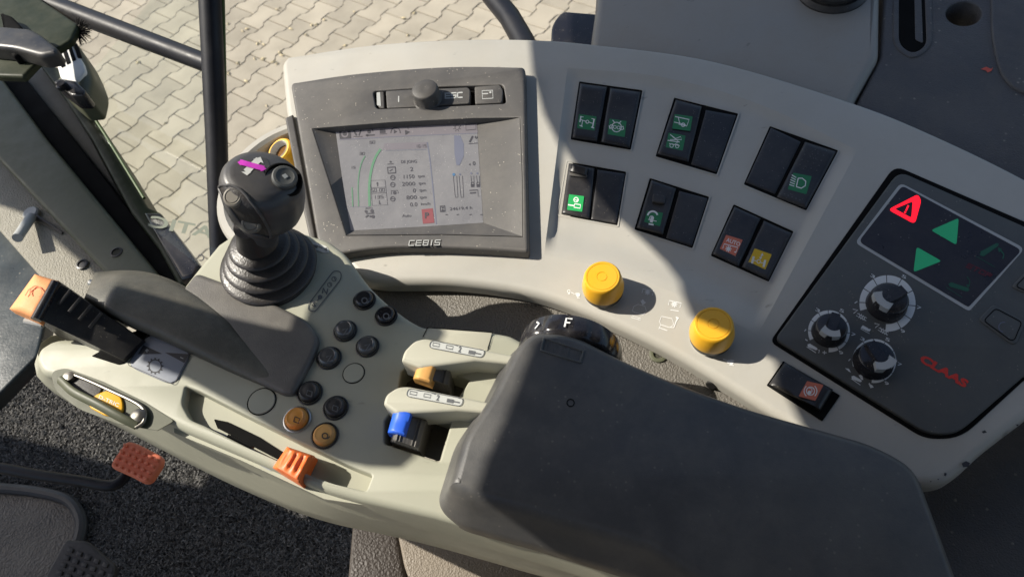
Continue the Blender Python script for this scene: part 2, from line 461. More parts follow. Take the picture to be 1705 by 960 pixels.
# ================================================================== SETTING
def paving():
    yaw, x0, y0 = R(43.4945), -2.06935, 4.0205; c, s = math.cos(yaw), math.sin(yaw)
    def W(lx, ly, z): X = lx * .2; Y = -ly * .165; return (x0 + c * X - s * Y, y0 + s * X + c * Y, z)
    def side(t):
        q = math.cos(2 * math.pi * t); q = max(-1, min(1, q * 2.2)); q = math.sin(q * math.pi / 2)
        return .078 * q
    mb = MB(); ts = [0, .12, .2, .26, .32, .4, .5, .6, .68, .74, .8, .88, 1]
    g = .025
    for iy in range(-30, 30):
        for ix in range(-24, 26):
            xs = ix + (.5 if iy % 2 else 0)
            cx, cy, _ = W(xs + .5, iy, 0)
            if (cx + 0.9) ** 2 + (cy - 2.2) ** 2 > 14: continue
            dz = random.uniform(-.0012, .0012)
            up = [(xs + t * (1 - g) + g / 2, iy - .5 - side(t) + g / 2) for t in ts]
            lo = [(xs + t * (1 - g) + g / 2, iy + .5 + side(t) - g / 2) for t in ts][::-1]
            L = up + lo; N = len(L); mx_, my_ = xs + .5, iy
            vs = [W(a, b, -.02) for a, b in L] + [W(a, b, -.004 + dz) for a, b in L]
            sh = lambda a, b: (a + .016 * (1 if a < mx_ else -1) * (1 if abs(a - mx_) > .4 else .1), b + .017 * (1 if b < my_ else -1))
            vs += [W(*sh(a, b), dz) for a, b in L]
            fs = []
            for k in range(2):
                for i in range(N): j = (i + 1) % N; fs.append((k * N + i, k * N + j, (k + 1) * N + j, (k + 1) * N + i))
            n_ = len(ts)
            for i in range(n_ - 1): a, b = i, N - 1 - i; fs.append((2 * N + a, 2 * N + a + 1, 2 * N + b - 1, 2 * N + b))
            mb.add(vs, fs)
    mb.build('paving', 'paver', smooth=None)['kind'] = 'structure'
    b = MB(); S = 60; b.add([(-S, -S, -.006), (S, -S, -.006), (S, S, -.006), (-S, S, -.006)], [(0, 1, 2, 3)])
    b.build('ground', 'joint', smooth=None)['kind'] = 'structure'
    spots = [(404, 52), (411, 48), (433, 69), (429, 73), (439, 74), (461, 16), (466, 14), (484, 48), (519, 42), (527, 41), (540, 33), (510, 58), (424, 98), (438, 98), (469, 92), (466, 87), (455, 103), (461, 106),
             (381, 122), (396, 105), (410, 135), (679, 59), (672, 30), (690, 22), (444, 176), (156, 166), (230, 104), (276, 205), (350, 30), (380, 40), (590, 20), (575, 76)]
    for i, (x, y) in enumerate(spots):
        q = MB(); p = GROUND.at(x, y, .004); a = random.uniform(0, 3); e = V((math.cos(a), math.sin(a), 0)); f_ = V((-e.y, e.x, 0)); l = random.uniform(.012, .024)
        pts = [p + e * l * s_ * k for k, s_ in ((1, 1), (-1, 1))]; w_ = l * random.uniform(.35, .6); z = V((0, 0, .004))
        q.add([pts[0], p + f_ * w_ + z, pts[1] + z * .5, p - f_ * w_, p + z * 2], [(0, 1, 4), (1, 2, 4), (2, 3, 4), (3, 0, 4), (0, 3, 2, 1)])
        o = q.build('dry_leaf_scrap', 'leaf', smooth=None)
        props(o, 'tiny pale dry leaf scrap lying on the sunlit paving', 'leaf', 'dry leaf scraps on the paving')
paving()

def floor_and_carpet():
    b = MB(); solid(b, FLOOR, [(-160, 620), (60, 560), (330, 640), (760, 830), (760, 1100), (-160, 1100)], -.03, 0)
    o = b.build('cab_floor', 'carpetbase'); o['kind'] = 'structure'
    # carpet pile
    rng = np.random.default_rng(3); n = 70000; pts = []
    poly = [(-60, 700), (0, 655), (61, 592), (330, 700), (620, 860), (612, 1000), (-60, 1000)]
    def inside(x, y):
        r = np.zeros(len(x), bool); N = len(poly)
        for i in range(N):
            x1, y1 = poly[i]; x2, y2 = poly[(i + 1) % N]
            c_ = ((y1 > y) != (y2 > y)) & (x < (x2 - x1) * (y - y1) / (y2 - y1 + 1e-9) + x1); r ^= c_
        return r
    x = rng.uniform(-60, 640, n * 2); y = rng.uniform(590, 1000, n * 2); k = inside(x, y); x, y = x[k], y[k]
    d = np.array(FW)[None] + np.outer((x - 852.5) / FPX, np.array(XR)) - np.outer((y - 480) / FPX, np.array(UR))
    t = (1.50 - CAMZ) / d[:, 2]; P = np.array(CP)[None] + d * t[:, None]; m = len(P)
    a = rng.uniform(0, 2 * np.pi, m); ln = rng.uniform(.0045, .0100, m); wd = rng.uniform(.0006, .0011, m); le = rng.uniform(.2, 1.1, m)
    e = np.c_[np.cos(a), np.sin(a), np.zeros(m)]; s = np.c_[-np.sin(a), np.cos(a), np.zeros(m)]; up = np.array([0, 0, 1.])
    c1 = P + up * (ln * .55)[:, None] + e * (ln * .25 * le)[:, None]
    c2 = c1 + up * (ln * .25)[:, None] + e * (ln * .6 * le)[:, None] + s * (rng.uniform(-1, 1, m) * ln * .4)[:, None]
    W = s * wd[:, None]
    vs = np.stack([P - W, P + W, c1 + W, c1 - W, c2 + W * .6, c2 - W * .6], 1).reshape(-1, 3)
    i0 = (np.arange(m) * 6)[:, None]; fs = np.concatenate([i0 + [0, 1, 2, 3], i0 + [3, 2, 4, 5]], 1).reshape(-1, 4)
    me = bpy.data.meshes.new('carpet'); me.vertices.add(len(vs)); me.vertices.foreach_set('co', vs.ravel())
    me.loops.add(fs.size); me.loops.foreach_set('vertex_index', fs.ravel().astype(np.int32)); me.polygons.add(len(fs))
    me.polygons.foreach_set('loop_start', np.arange(0, fs.size, 4, dtype=np.int32)); me.polygons.foreach_set('loop_total', np.full(len(fs), 4, dtype=np.int32))
    me.materials.append(M['carpet']); me.update(calc_edges=True)
    o = bpy.data.objects.new('carpet_pile', me); COL.objects.link(o)
    props(o, 'speckled charcoal looped carpet on the cab floor', 'carpet', kind='stuff')
    b = MB(); tube(b, [FLOOR.at(x, y, .008) for x, y in spl([(-60, 708), (0, 652), (30, 620), (61, 590), (90, 568)])], .008, 10)
    props(b.build('carpet_edging', 'rubber'), 'soft dark rolled edging along the upper left rim of the carpet', 'edging')
floor_and_carpet()

# ---- mats and pedals
def lower_left():
    t = thing('rubber_mat', FLOOR.at(40, 900), 'brown grained leatherette mat with rolled edge in the lower left corner', 'mat')
    ol = spl([(-120, 800), (0, 812), (60, 818), (112, 832), (134, 862), (132, 895), (118, 925), (95, 980), (60, 1060)], 6) + [(-120, 1060)]
    solid(MBx := MB(), FLOOR, ol, .0, .014, .006); MBx.build('mat_sheet', 'matrubber', t)
    b = MB(); tube(b, [FLOOR.at(x, y, .016) for x, y in ol[:-8]], .009, 10); b.build('rolled_edge', 'rubber', t)
    t = thing('foot_pedal', FLOOR.at(130, 960), 'black rubber foot pedal with square studs at the bottom left edge', 'pedal')
    PD = vplane(130, 940, 1.0, 820, 1300)
    q = [(108, 897, 8), (145, 899, 8), (192, 940, 8), (180, 1010, 8), (60, 1010, 8), (76, 955, 4)]
    b = MB(); solid(b, PD, rp(q), -.012, 0, .004); b.build('pedal_pad', 'rubber', t)
    b = MB()
    for r_ in range(6):
        for c_ in range(7):
            x = 114 + c_ * 14.5 - r_ * 6.0 + r_ * 0; y = 909 + r_ * 12.5 + c_ * 6.2
            if x + y * .0 > 186 or x < 74: continue
            a = rp([(x, y), (x + 8.5, y + 3.2), (x + 5.5, y + 10.5), (x - 3, y + 7.4)], 1.2, 2); solid(b, PD, a, 0, .0028, .0008, seg=2)
    b.build('stud', 'rubber', t)['kind'] = 'stuff'
    b = MB(); tube(b, [PD.at(110, 990, -.01), PD.at(40, 1120, -.02)], .012); b.build('pedal_arm', 'tube', t)
    # orange pedal
    t = thing('brake_pedal', FLOOR.at(225, 770), 'small studded pale orange pedal on a bent black metal arm above the carpet', 'pedal')
    PD = vplane(226, 768, 0.98, 800, 1250)
    ol = rp(tf([(745, 155, 30), (790, 160, 10), (835, 180, 10), (960, 245, 30), (955, 290, 20), (890, 390, 30), (850, 400, 15), (745, 345, 20), (650, 305, 30), (665, 265, 12)], 3.552, 0, 690))
    b = MB(); solid(b, PD, ol, -.011, 0, .004); b.build('pedal_pad', 'pedalorange', t)
    b = MB()
    for r_ in range(4):
        for c_ in range(6):
            x = 740 + c_ * 36.5 - r_ * 21.5; y = 178 + c_ * 17 + r_ * 37
            a = rp(tf([(x - 11, y - 13), (x + 12, y - 5), (x + 8, y + 13), (x - 14, y + 6)], 3.552, 0, 690), 1.5, 3); solid(b, PD, a, 0, .0035, .0012, seg=2)
    b.build('stud', 'pedalorange', t)['kind'] = 'stuff'
    pts = spl([(-60, 775), (0, 779), (60, 790), (130, 800), (178, 808), (198, 803), (212, 788)], 6)
    n_ = len(pts); hs = [.10 - .012 * 0 for _ in pts]
    b = MB(); A = vplane(100, 795, 1.0, 900, 1300)
    tube(b, [A.at(x, y, -.006 + .0 * i) for i, (x, y) in enumerate(pts)], .0075, 14); b.build('pedal_arm', 'tube', t)
lower_left()

# ---- door side, left part of the picture
def left_side():
    S = vplane(150, 300, 1.02, 1000, 1300)
    t = thing('cab_pillar', S.at(150, 400), 'olive grey pillar base strip running diagonally beside the paving', 'pillar')
    b = MB(); solid(b, S, rp([(-60, 60), (0, 128), (73, 226), (267, 460, 6), (255, 488, 5), (194, 474), (0, 268), (-60, 200)]), -.06, 0, .006); b.build('pillar_cover', 'olive', t)
    for x, y, r_ in ((194, 420, .008), (137, 440, .008)):
        c = S.at(x, y, 0 if x > 150 else -.018); b = MB(); lathe(b, c, S.n, [(r_, 0), (r_, .001), (r_ * .75, .0015), (r_ * .7, -.004), (.001, -.004)], 24, cap1=False); b.build('screw', 'black', t)
    b = MB(); solid(b, S, rp([(-60, 195), (0, 262), (196, 470), (200, 500), (150, 520), (75, 470, 6), (0, 385), (-60, 330)]), -.07, -.02, .004); b.build('sill_cover', 'sillgrain', t)
    b = MB(); solid(b, S, [(0, 120), (38, 125), (152, 268), (180, 303), (265, 413), (306, 464), (300, 478), (270, 484), (258, 462), (73, 226), (0, 140)], -.09, -.012, .003)
    props(b.build('rubber_seal', 'gap'), 'black brush seal strip along the olive pillar base', 'seal')
    b = MB(); solid(b, S, [(36, 124), (64, 100), (110, 165), (152, 232), (216, 352), (262, 412), (180, 303), (152, 268)], -.09, -.022, .002)
    props(b.build('step_panel', 'greyband'), 'grey grained strip between the black seal and the door frame', 'panel')
    # door frame (dark, green edge)
    t = thing('door_frame', S.at(250, 400), 'dark green metal door frame rail running down to the floor corner', 'door frame')
    b = MB(); solid(b, S, rp([(60, 100), (98, 112), (128, 158), (175, 228), (245, 343), (266, 352, 3), (332, 440, 4), (322, 470, 4), (296, 474, 4), (262, 412), (216, 352), (152, 232), (105, 162)]), -.09, -.004, .006); b.build('frame_rail', 'greenframe', t)
    b = MB(); tube(b, [S.at(x, y, .001) for x, y in ((98, 108), (128, 152), (175, 224), (240, 330))], .0022, 8); b.build('seal_bead', 'greenline', t)
    b = MB(); solid(b, S, rp([(236, 352), (266, 352, 3), (333, 441, 3), (325, 460), (300, 464)]), -.01, .006, .006); b.build('lock_plate', 'gloss', t)
    # window pane with decal
    t = thing('door_window', S.at(250, 380), 'clear door window pane bearing mirrored grey letters', 'window')
    b = MB(); solid(b, S, [(128, 150), (300, -60), (352, -60), (372, 470), (332, 442), (240, 370)], .0065, .0078); b.build('pane', 'glass', t, smooth=None)
    mk = Marks(S, .0082, 3.552, 0, 230)
    mk.text('CMATIC', (873, 520), (1500, 640), up=(22, -64), bold=.022, mirror=True)
    mk.build('lettering', 'decal', t)
    mk = Marks(S, .0082, 3.552, 0, 230); mk.ring(1188, 706, 17, 7, a0=200, a1=480); mk.line([(1150, 722), (1190, 722)], 3); mk.build('small_mark', 'ink', t)
    # tubes
    A, B = vplane(200, 50, .98, 1045, 1342), vplane(340, 105, .93, 1045, 1342)
    b = MB(); tube(b, [A.at(-40, -42), A.at(75, 3), pt(356, 110, .905)], [.0155, .0140, .0115], 20); props(b.build('grab_rail', 'tube'), 'thick glossy black tube crossing diagonally from the top left corner', 'rail')
    t = thing('door_post', B.at(366, 470), 'upright glossy black door post tube between the paving and the joystick', 'post')
    P0, P1 = vplane(350, 0, .90, 1045, 1342), vplane(366, 450, .95, 1045, 1342)
    b = MB(); tube(b, [pt(344, -90, .885), pt(350, 0, .895), pt(361, 240, .915), pt(368, 480, .935)], [.0145, .0138, .0132, .0118], 20); b.build('post_tube', 'tube', t)
    b = MB(); tube(b, [pt(367, -90, .89), pt(371, 0, .90), pt(376, 240, .92), pt(380, 400, .935)], [.0030, .0026, .0026, .0022], 10); b.build('seal_bead', 'greenline', t)
    b = MB(); lathe(b, B.at(332, 103), (B.at(346, 106) - A.at(75, 3)), [(.0118, 0), (.0135, .002), (.0135, .008), (.0118, .011)], 20); b.build('weld_collar', 'chrome', t) if False else None
    # second rail at the top centre
    b = MB(); C_ = vplane(850, 30, .9, 1045, 1342); tube(b, [C_.at(790, -50), C_.at(820, -6), C_.at(848, 28), C_.at(872, 70), C_.at(890, 110)], .0135, 16)
    props(b.build('window_rail', 'tube'), 'short curved black rail rising behind the console top edge', 'rail')
    # upper-left handle and bracket
    H = vplane(60, 80, .93, 1000, 1300)
    t = thing('latch_bracket', H.at(50, 100), 'dark olive latch bracket with a lever in the top left corner', 'handle')
    b = MB(); solid(b, H, rp([(-60, -40), (40, -20), (130, 40, 6), (118, 66, 4), (62, 102), (38, 127), (0, 126), (-60, 120)], 4), -.013, -.004, .004); b.build('bracket', 'greenframe', t)
    b = MB(); solid(b, H, rp([(-40, 42), (0, 42), (50, 46, 8), (70, 58, 6), (94, 78, 6), (92, 87, 4), (66, 92, 8), (22, 80, 10), (-40, 74)], 2), -.002, .018, .006); b.build('lever', 'black', t)
    b = MB(); solid(b, H, rp([(0, 20), (18, 25), (36, 44), (34, 88), (20, 94), (6, 72)], 5), -.006, .010, .004); b.build('latch_block', 'gap', t)
    b = MB(); c = H.at(128, 52, -.012)
    for k in range(150):
        a = random.uniform(-1.6, 1.4); e = (XR * math.cos(a) + UR * math.sin(a) + FW * random.uniform(-.6, .6)).normalized(); tube(b, [c + e * .002, c + e * random.uniform(.012, .019)], .00035, 3)
    b.build('brush', 'gap', t)['kind'] = 'stuff'
    # vented lamp-like housing
    H2 = vplane(125, 115, 1.08, 1000, 1300); t = thing('vent_housing', H2.at(120, 150), 'light grey rounded housing with slots below the dark latch bracket', 'vent')
    b = MB(); solid(b, H2, rp([(88, 92), (122, 62, 10), (138, 90, 14), (151, 125, 12), (143, 156, 5), (118, 158, 4), (88, 134, 6), (100, 118)], 3), -.05, 0, .012); b.build('shell', 'olive', t)
    b = MB(); solid(b, H2, rp([(86, 92), (112, 66), (128, 88), (138, 104), (142, 118, 4), (128, 136, 6), (100, 130, 6), (96, 114)], 3), -.002, .004, .003); b.build('front', 'white', t)
    b = MB()
    for k in range(4):
        x = 95 + k * 9.0; y = 90 - k * 5.2; solid(b, H2, rp([(x, y), (x + 5.5, y - 3), (x + 13, y + 19), (x + 7, y + 22)], 1), .002, .0055, .0005, seg=1)
    b.build('slot', 'gap', t)['kind'] = 'stuff'
    b = MB(); solid(b, H2, rp([(88, 136, 3), (100, 130), (126, 134), (142, 150, 4), (138, 158, 3), (118, 158, 3)], 2), -.02, .006, .003); c = H2.at(106, 146, .006); lathe(b, c, H2.n, [(.008, 0), (.008, .006), (.006, .008)], 20)
    b.build('socket', 'gloss', t)
    # striker pin
    P = vplane(40, 380, 1.0, 1000, 1300)
    t = thing('striker_pin', P.at(52, 358), 'short grey metal striker pin sticking out over the left edge of the paving', 'pin')
    b = MB(); tube(b, [P.at(52, 361, .002), P.at(29, 396, .02)], .0066, 16); b.build('pin', 'lightgrey', t)
    b = MB(); lathe(b, P.at(54, 357, -.004), P.n, [(.011, 0), (.011, .004), (.009, .006)], 20); b.build('washer', 'lightgrey', t)
    b = MB(); tube(b, [P.at(56, 360, -.002), P.at(104, 388, -.004)], [.005, .002], 8, .5); b.build('spring_clip', 'black', t)
    # bluish panel on the far left
    Q = vplane(20, 520, .98, 1000, 1300)
    b = MB(); solid(b, Q, rp([(-80, 300), (0, 380), (78, 458, 8), (74, 540), (62, 592, 6), (0, 655), (-80, 730)]), -.02, 0, .004)
    props(b.build('door_lower_panel', 'bluedark'), 'dark blue green dusty panel at the left edge beside the orange tipped lever', 'panel')
    b = MB(); tube(b, [S.at(x, y, -.008) for x, y in ((150, 470), (165, 474), (178, 473))], .004, 8); props(b.build('wire_clip', 'lightgrey'), 'small pale clip at the lower end of the sill behind the palm rest', 'clip')
left_side()

# ================================================================== SIDE CONSOLE
CONT = thing('side_console', CON.at(900, 460, -.03), 'curved light beige console with rows of black rocker switches', 'console')
def console():
    t = CONT
    top = spl([(478, 92), (620, 71), (760, 62), (885, 62), (990, 70), (1190, 98), (1425, 168), (1560, 222), (1705, 292), (1860, 380), (2000, 480)], 8)
    bot = spl([(1900, 560), (1800, 630), (1705, 702), (1640, 752), (1598, 790), (1570, 806), (1530, 808), (1480, 792), (1340, 722), (1210, 642), (1100, 578), (980, 522), (880, 488), (760, 471), (640, 470), (600, 462), (575, 440)], 6)
    ol = rp([(467, 104, 12)] + [(x, y) for x, y in top] + [(x, y) for x, y in bot] + [(520, 420), (497, 330), (474, 180)])
    tq = lambda u: spl_at([(945, 113), (1100, 128), (1260, 172), (1428, 250)], u)
    def spl_at(P, u):
        s = spl(P, 16); k = u * (len(s) - 1); i = min(int(k), len(s) - 2); f_ = k - i
        return V(s[i]).lerp(V(s[i + 1]), f_)
    bq = lambda u: spl_at([(906, 424), (1030, 452), (1150, 500), (1262, 556)], u)
    NU, NV = 60, 44
    hole = [tuple(tq(i / NU)) for i in range(NU + 1)] + [tuple(V((1428, 250)).lerp(V((1262, 556)), j / NV)) for j in range(1, NV + 1)] \
        + [tuple(bq(i / NU)) for i in range(NU - 1, -1, -1)] + [tuple(V((906, 424)).lerp(V((945, 113)), j / NV)) for j in range(1, NV)]
    ph = rp([(1490, 276, 12), (1705, 372), (2000, 505), (1880, 600), (1705, 626), (1606, 722, 26), (1540, 726, 22), (1284, 572, 12)])
    b = MB(); solid(b, CON, ol, -.017, 0, .008, holes=[hole], seg=5, rh=0); b.build('shell', 'beige', t, smooth=40)
    # sunken switch plate (patch exactly filling the hole)
    def dep(u, v):
        a = min(1, u / .03); c = min(1, (1 - u) / .045); d = min(1, v / .05); s = lambda q: q * q * (3 - 2 * q)
        base = .0025 + .0060 * v
        e = (1 - v) / .15; e = min(1, e)
        return -base * s(a) * s(c) * s(d) * s(e)
    vs = []; fs = []
    us = [i / NU for i in range(NU + 1)]
    for j in range(NV + 1):
        v = j / NV
        for i in range(NU + 1):
            u = i / NU; p = tq(u).lerp(bq(u), v)
            if i == 0: p = V((945, 113)).lerp(V((906, 424)), v)
            if i == NU: p = V((1428, 250)).lerp(V((1262, 556)), v)
            vs.append(CON.at(p.x, p.y, dep(u, v)))
    for j in range(NV):
        for i in range(NU): a = j * (NU + 1) + i; fs.append((a, a + 1, a + NU + 2, a + NU + 1))
    b = MB(); b.add(vs, fs)
    b.build('switch_plate', 'beige', t, smooth=60)
    # raised ridge bead along the left side of the plate and groove lines
    S_ = lambda pts: tf(pts, 2.4, 880, 90)
    H0 = -.0075
    pairs = [
        ([(203, 110), (455, 145), (408, 382), (168, 342)], [(205, 115), (316, 130), (275, 352), (172, 338)], [(325, 133), (450, 150), (405, 378), (288, 355)]),
        ([(583, 175), (838, 238), (752, 480), (508, 408)], [(588, 180), (695, 208), (640, 434), (512, 402)], [(708, 222), (832, 244), (750, 475), (648, 442)]),
        ([(965, 288), (1238, 385), (1110, 625), (860, 520)], [(968, 292), (1090, 350), (985, 562), (866, 514)], [(1105, 348), (1232, 388), (1108, 620), (990, 574)]),
        ([(155, 430), (390, 470), (355, 684), (118, 642)], [(160, 434), (265, 455), (245, 660), (130, 640)], [(275, 460), (388, 476), (352, 680), (248, 662)]),
        ([(485, 495), (722, 570), (655, 775), (423, 700)], [(490, 500), (592, 535), (537, 724), (430, 696)], [(602, 545), (718, 575), (652, 770), (548, 737)]),
        ([(820, 600), (1060, 708), (960, 910), (728, 805)], [(822, 606), (930, 655), (840, 852), (732, 800)], [(940, 662), (1055, 714), (958, 905), (850, 852)]),
    ]
    rk = []
    def grow(q, d):
        c = V((sum(p[0] for p in q) / 4, sum(p[1] for p in q) / 4)); return [tuple(c + (V(p) - c) * (1 + d / (V(p) - c).length)) for p in q]
    pp = []
    for u, v in ((.1, .15), (.9, .15), (.5, .78)): p = tq(u).lerp(bq(u), v); pp.append(CON.at(p.x, p.y, dep(u, v)))
    nn_ = (pp[1] - pp[0]).cross(pp[2] - pp[0]); nn_ = -nn_ if nn_.dot(CON.n) < 0 else nn_
    CK = Plane(pp[0], nn_)
    for k, (bz, l, r_) in enumerate(pairs):
        b = MB(); solid(b, CK, rp(S_(grow(bz, 8)), 5), -.010, .0007, .0012, holes=[S_(grow(bz, 1))[::-1]]); b.build('switch_surround', 'beige', t)
        b = MB(); solid(b, CK, rp(S_(bz), 2), -.010, .0003, .0003); b.build('switch_bezel', 'gap', t)
        for s_i, q in enumerate((l, r_)):
            fl = rim(.12); b = MB()
            active = not ((k in (1, 2, 3, 4) and s_i == 1 and k != 2) or (k == 2 and s_i == 0))
            if active: hf = lambda u, v: .0005 + .0018 * fl(u, v) + .0026 * abs(v - .42) * fl(u, v)
            else: hf = lambda u, v: .0002 + .0010 * fl(u, v)
            qgrid(b, CK, S_(grow(q, -2)), hf, 12, 18, -.004)
            o = b.build('rocker_switch' if active else 'blank_switch_cover', 'rocker', t, smooth=60); rk.append((o, q))
    # ---- symbols
    def surf(h=.0034): return lambda x, y: CKK[0].at(x, y, h)
    CKK = [None]
    def mk(h=.0034): return Marks(surf(h), 0, 2.4, 880, 90)
    def sym(o, sq, m, strokes, label, h=.0034, ink='white'):
        CKK[0] = CK
        a = mk(h); a.poly(rp(sq, 3, 3)); a.mb.cur = 1; a.at = surf(h + .00012); strokes(a)
        a.mb.build('symbol', [m, ink], o, label, smooth=None)
    R0 = [r[0] for r in rk]
    def s_axle(a):
        a.line([(210, 248), (205, 272)], 5); a.line([(262, 262), (256, 292)], 5); a.line([(208, 262), (232, 270)], 3); a.line([(240, 272), (258, 278)], 3)
        a.ring(235, 271, 6, 3); a.line([(204, 285), (216, 290)], 4); a.line([(250, 292), (262, 296)], 4); a.line([(206, 250), (220, 252)], 3); a.line([(252, 258), (266, 262)], 3); a.line([(212, 290), (216, 266)], 3)
    sym(R0[0], [(202, 240), (272, 250), (264, 306), (194, 296)], 'green', s_axle, 'green symbol of a four wheel axle')
    def s_diff(a):
        a.ring(352, 292, 19, 3.5); a.ring(332, 290, 7, 2.5); a.ring(372, 296, 7, 2.5); a.ring(345, 292, 6, 2.2); a.ring(360, 294, 6, 2.2); a.line([(336, 264), (346, 276)], 3.5); a.line([(370, 268), (360, 279)], 3.5)
        a.line([(322, 286), (326, 300)], 3); a.line([(378, 288), (380, 302)], 3)
    sym(R0[1], [(324, 258), (392, 268), (384, 332), (316, 320)], 'green', s_diff, 'green symbol of a differential lock')
    def s_tip(a):
        a.line([(586, 250), (642, 262), (632, 288), (600, 280)], 3.5); a.line([(598, 252), (604, 276), (628, 284)], 3); a.ring(618, 283, 7, 3); a.line([(582, 272), (604, 277)], 3)
        a.mb.cur = 0; a.at = surf(.0034); a.poly(rp([(560, 314), (628, 326), (616, 386), (548, 372)], 3, 3)); a.mb.cur = 1; a.at = surf(.00352)
        a.line([(566, 322), (588, 338), (608, 330), (612, 342), (566, 342)], 3); a.line([(556, 345), (604, 352)], 3.5); a.line([(562, 358), (604, 366)], 3); a.ring(572, 366, 7, 2.5); a.ring(594, 368, 7, 2.5); a.line([(575, 330), (600, 350), (585, 360)], 2.5)
    sym(R0[2], [(584, 240), (656, 250), (646, 308), (574, 298)], 'green', s_tip, 'two green symbols of a trailer hitch and cylinders')
    def s_light(a):
        a.line([(1078, 496), (1070, 530)], 4); a.line([(1078, 496), (1094, 496), (1108, 508), (1106, 526), (1090, 536), (1070, 530)], 4)
        for i in range(5): a.line([(1070 - i * 2, 494 + i * 8.5), (1050 - i * 2.5 + 2, 483 + i * 9.5)], 3.4)
    sym(R0[5], [(1058, 474), (1132, 488), (1110, 560), (1036, 540)], 'green', s_light, 'green symbol of a working light')
    def s_hyd(a):
        a.line([(158, 602), (184, 606)], 5); a.line([(184, 598), (208, 602), (206, 616), (182, 612), (184, 598)], 4); a.ring(190, 582, 9, 3.5); a.line([(182, 580), (197, 585)], 3); a.line([(190, 592), (198, 578)], 3)
    def q_(v): return v
    sym(R0[6], [(162, 560), (222, 568), (214, 630), (154, 622)], 'greenlit', s_hyd, 'bright green symbol of a hydraulic cylinder', h=.0037)
    def s_wheel(a):
        a.line(circ(496, 648, 20, n=12, a0=190, a1=345), 7); a.line([(496, 650), (490, 672)], 12); a.line([(478, 660), (512, 668)], 3); a.line([(480, 678), (500, 682)], 6); a.ring(492, 655, 8, 3)
    sym(R0[8], [(474, 626), (538, 634), (524, 694), (458, 684)], 'green', s_wheel, 'green symbol of a sensor dome', h=.0034)
    def s_auto(a):
        a.text('AUTO', (789, 748), (843, 768), up=(5, -15), bold=.012); a.line([(776, 776), (782, 758), (836, 772), (828, 792)], 3.5); a.line([(828, 793), (822, 789)], 3.5)
        for k in range(4): x, y = 799, 778; dx, dy = 12 * math.cos(k * .785), 12 * math.sin(k * .785); a.line([(x - dx, y - dy), (x + dx, y + dy)], 4)
    sym(R0[10], [(790, 722), (856, 742), (826, 808), (760, 788)], 'salmon', s_auto, 'salmon square reading AUTO above a power take-off symbol')
    def s_susp(a):
        a.line([(900, 808), (893, 836)], 9); a.line([(946, 822), (939, 850)], 9); a.line([(897, 822), (914, 828)], 3); a.line([(926, 832), (942, 836)], 3); a.ring(920, 828, 7, 3); a.line([(932, 800), (928, 814)], 3.5)
        a.poly([(935, 794), (939, 806), (927, 803)]); a.poly([(926, 820), (934, 812), (922, 810)])
    sym(R0[11], [(904, 776), (972, 800), (944, 866), (874, 840)], 'yellowsq', s_susp, 'yellow square with a sprung axle symbol', ink='cream')
    # dots on the work-light switch, finger tab and lock tab
    b = MB()
    for i in range(4):
        for j in range(4):
            p = tf([(1112 + j * 22 - i * 9, 382 + i * 20 + j * 8)], 2.4, 880, 90)[0]; lathe(b, CK.at(*p, .0026), CK.n, [(.0007, 0), (.0006, .0005)], 8)
    for j in range(5):
        p = tf([(1022 + j * 15.5, 560 + j * 6)], 2.4, 880, 90)[0]; lathe(b, CK.at(*p, .0030), CK.n, [(.0007, 0), (.0006, .0006)], 8)
    b.build('grip_dots', 'palegrey' if 0 else 'panel', R0[5])
    CQ = CK
    b = MB(); qgrid(b, CQ, S_([(168, 436), (240, 456), (232, 486), (162, 468)]), lambda u, v: .0078 * (1 - .35 * v) * rim(.1)(u, v) + .003, 8, 10, 0); b.build('lock_slide', 'rocker', R0[6])
    b = MB(); solid(b, CQ, rp(S_([(165, 470, 5), (236, 478, 5), (232, 492, 3), (162, 484, 3)])), .003, .0052, .0008); b.build('wedge', 'termdark', R0[6])
    b = MB(); solid(b, CQ, rp(S_([(498, 542), (552, 552), (546, 590), (492, 580)]), 3), .001, .0034, 0); solid(b, CQ, rp(S_([(498, 556), (548, 566), (543, 596), (494, 588)]), 3), .003, .0058, .001); b.build('lock_slide', 'rocker', R0[8])
    # separate rocker below
    C_ = lambda pts: tf(pts, 2.526, 1260, 580)
    b = MB(); solid(b, CON, rp(C_([(112, 50), (352, 195), (277, 303), (42, 152)]), 2), -.002, .0015, .001); b.build('switch_bezel', 'gap', t)
    fl = rim(.14); b = MB(); qgrid(b, CON, C_([(118, 56), (322, 172), (268, 262), (52, 150)]), lambda u, v: .002 + .003 * fl(u, v) + .005 * max(0, (u - .45)) * fl(u, v), 14, 12, 0)
    o = b.build('rocker_switch', 'rocker', t, smooth=60)
    def surf2(x, y): return CON.at(x, y, .0075)
    a = Marks(surf2, 0, 2.526, 1260, 580); a.poly(rp([(212, 136), (281, 152), (246, 219), (176, 200)], 3)); a.mb.cur = 1; a.at = lambda x, y: CON.at(x, y, .0077)
    a.ring(226, 178, 17, 4); a.line(circ(226, 178, 27, n=8, a0=130, a1=230), 4); a.line(circ(226, 178, 27, n=8, a0=-50, a1=50), 4); a.disc(222, 184, 8); a.line([(220, 165), (232, 168), (232, 182)], 3.5)
    a.mb.build('symbol', ['salmon', 'white'], o, 'salmon square with a ringed brake symbol', smooth=None)
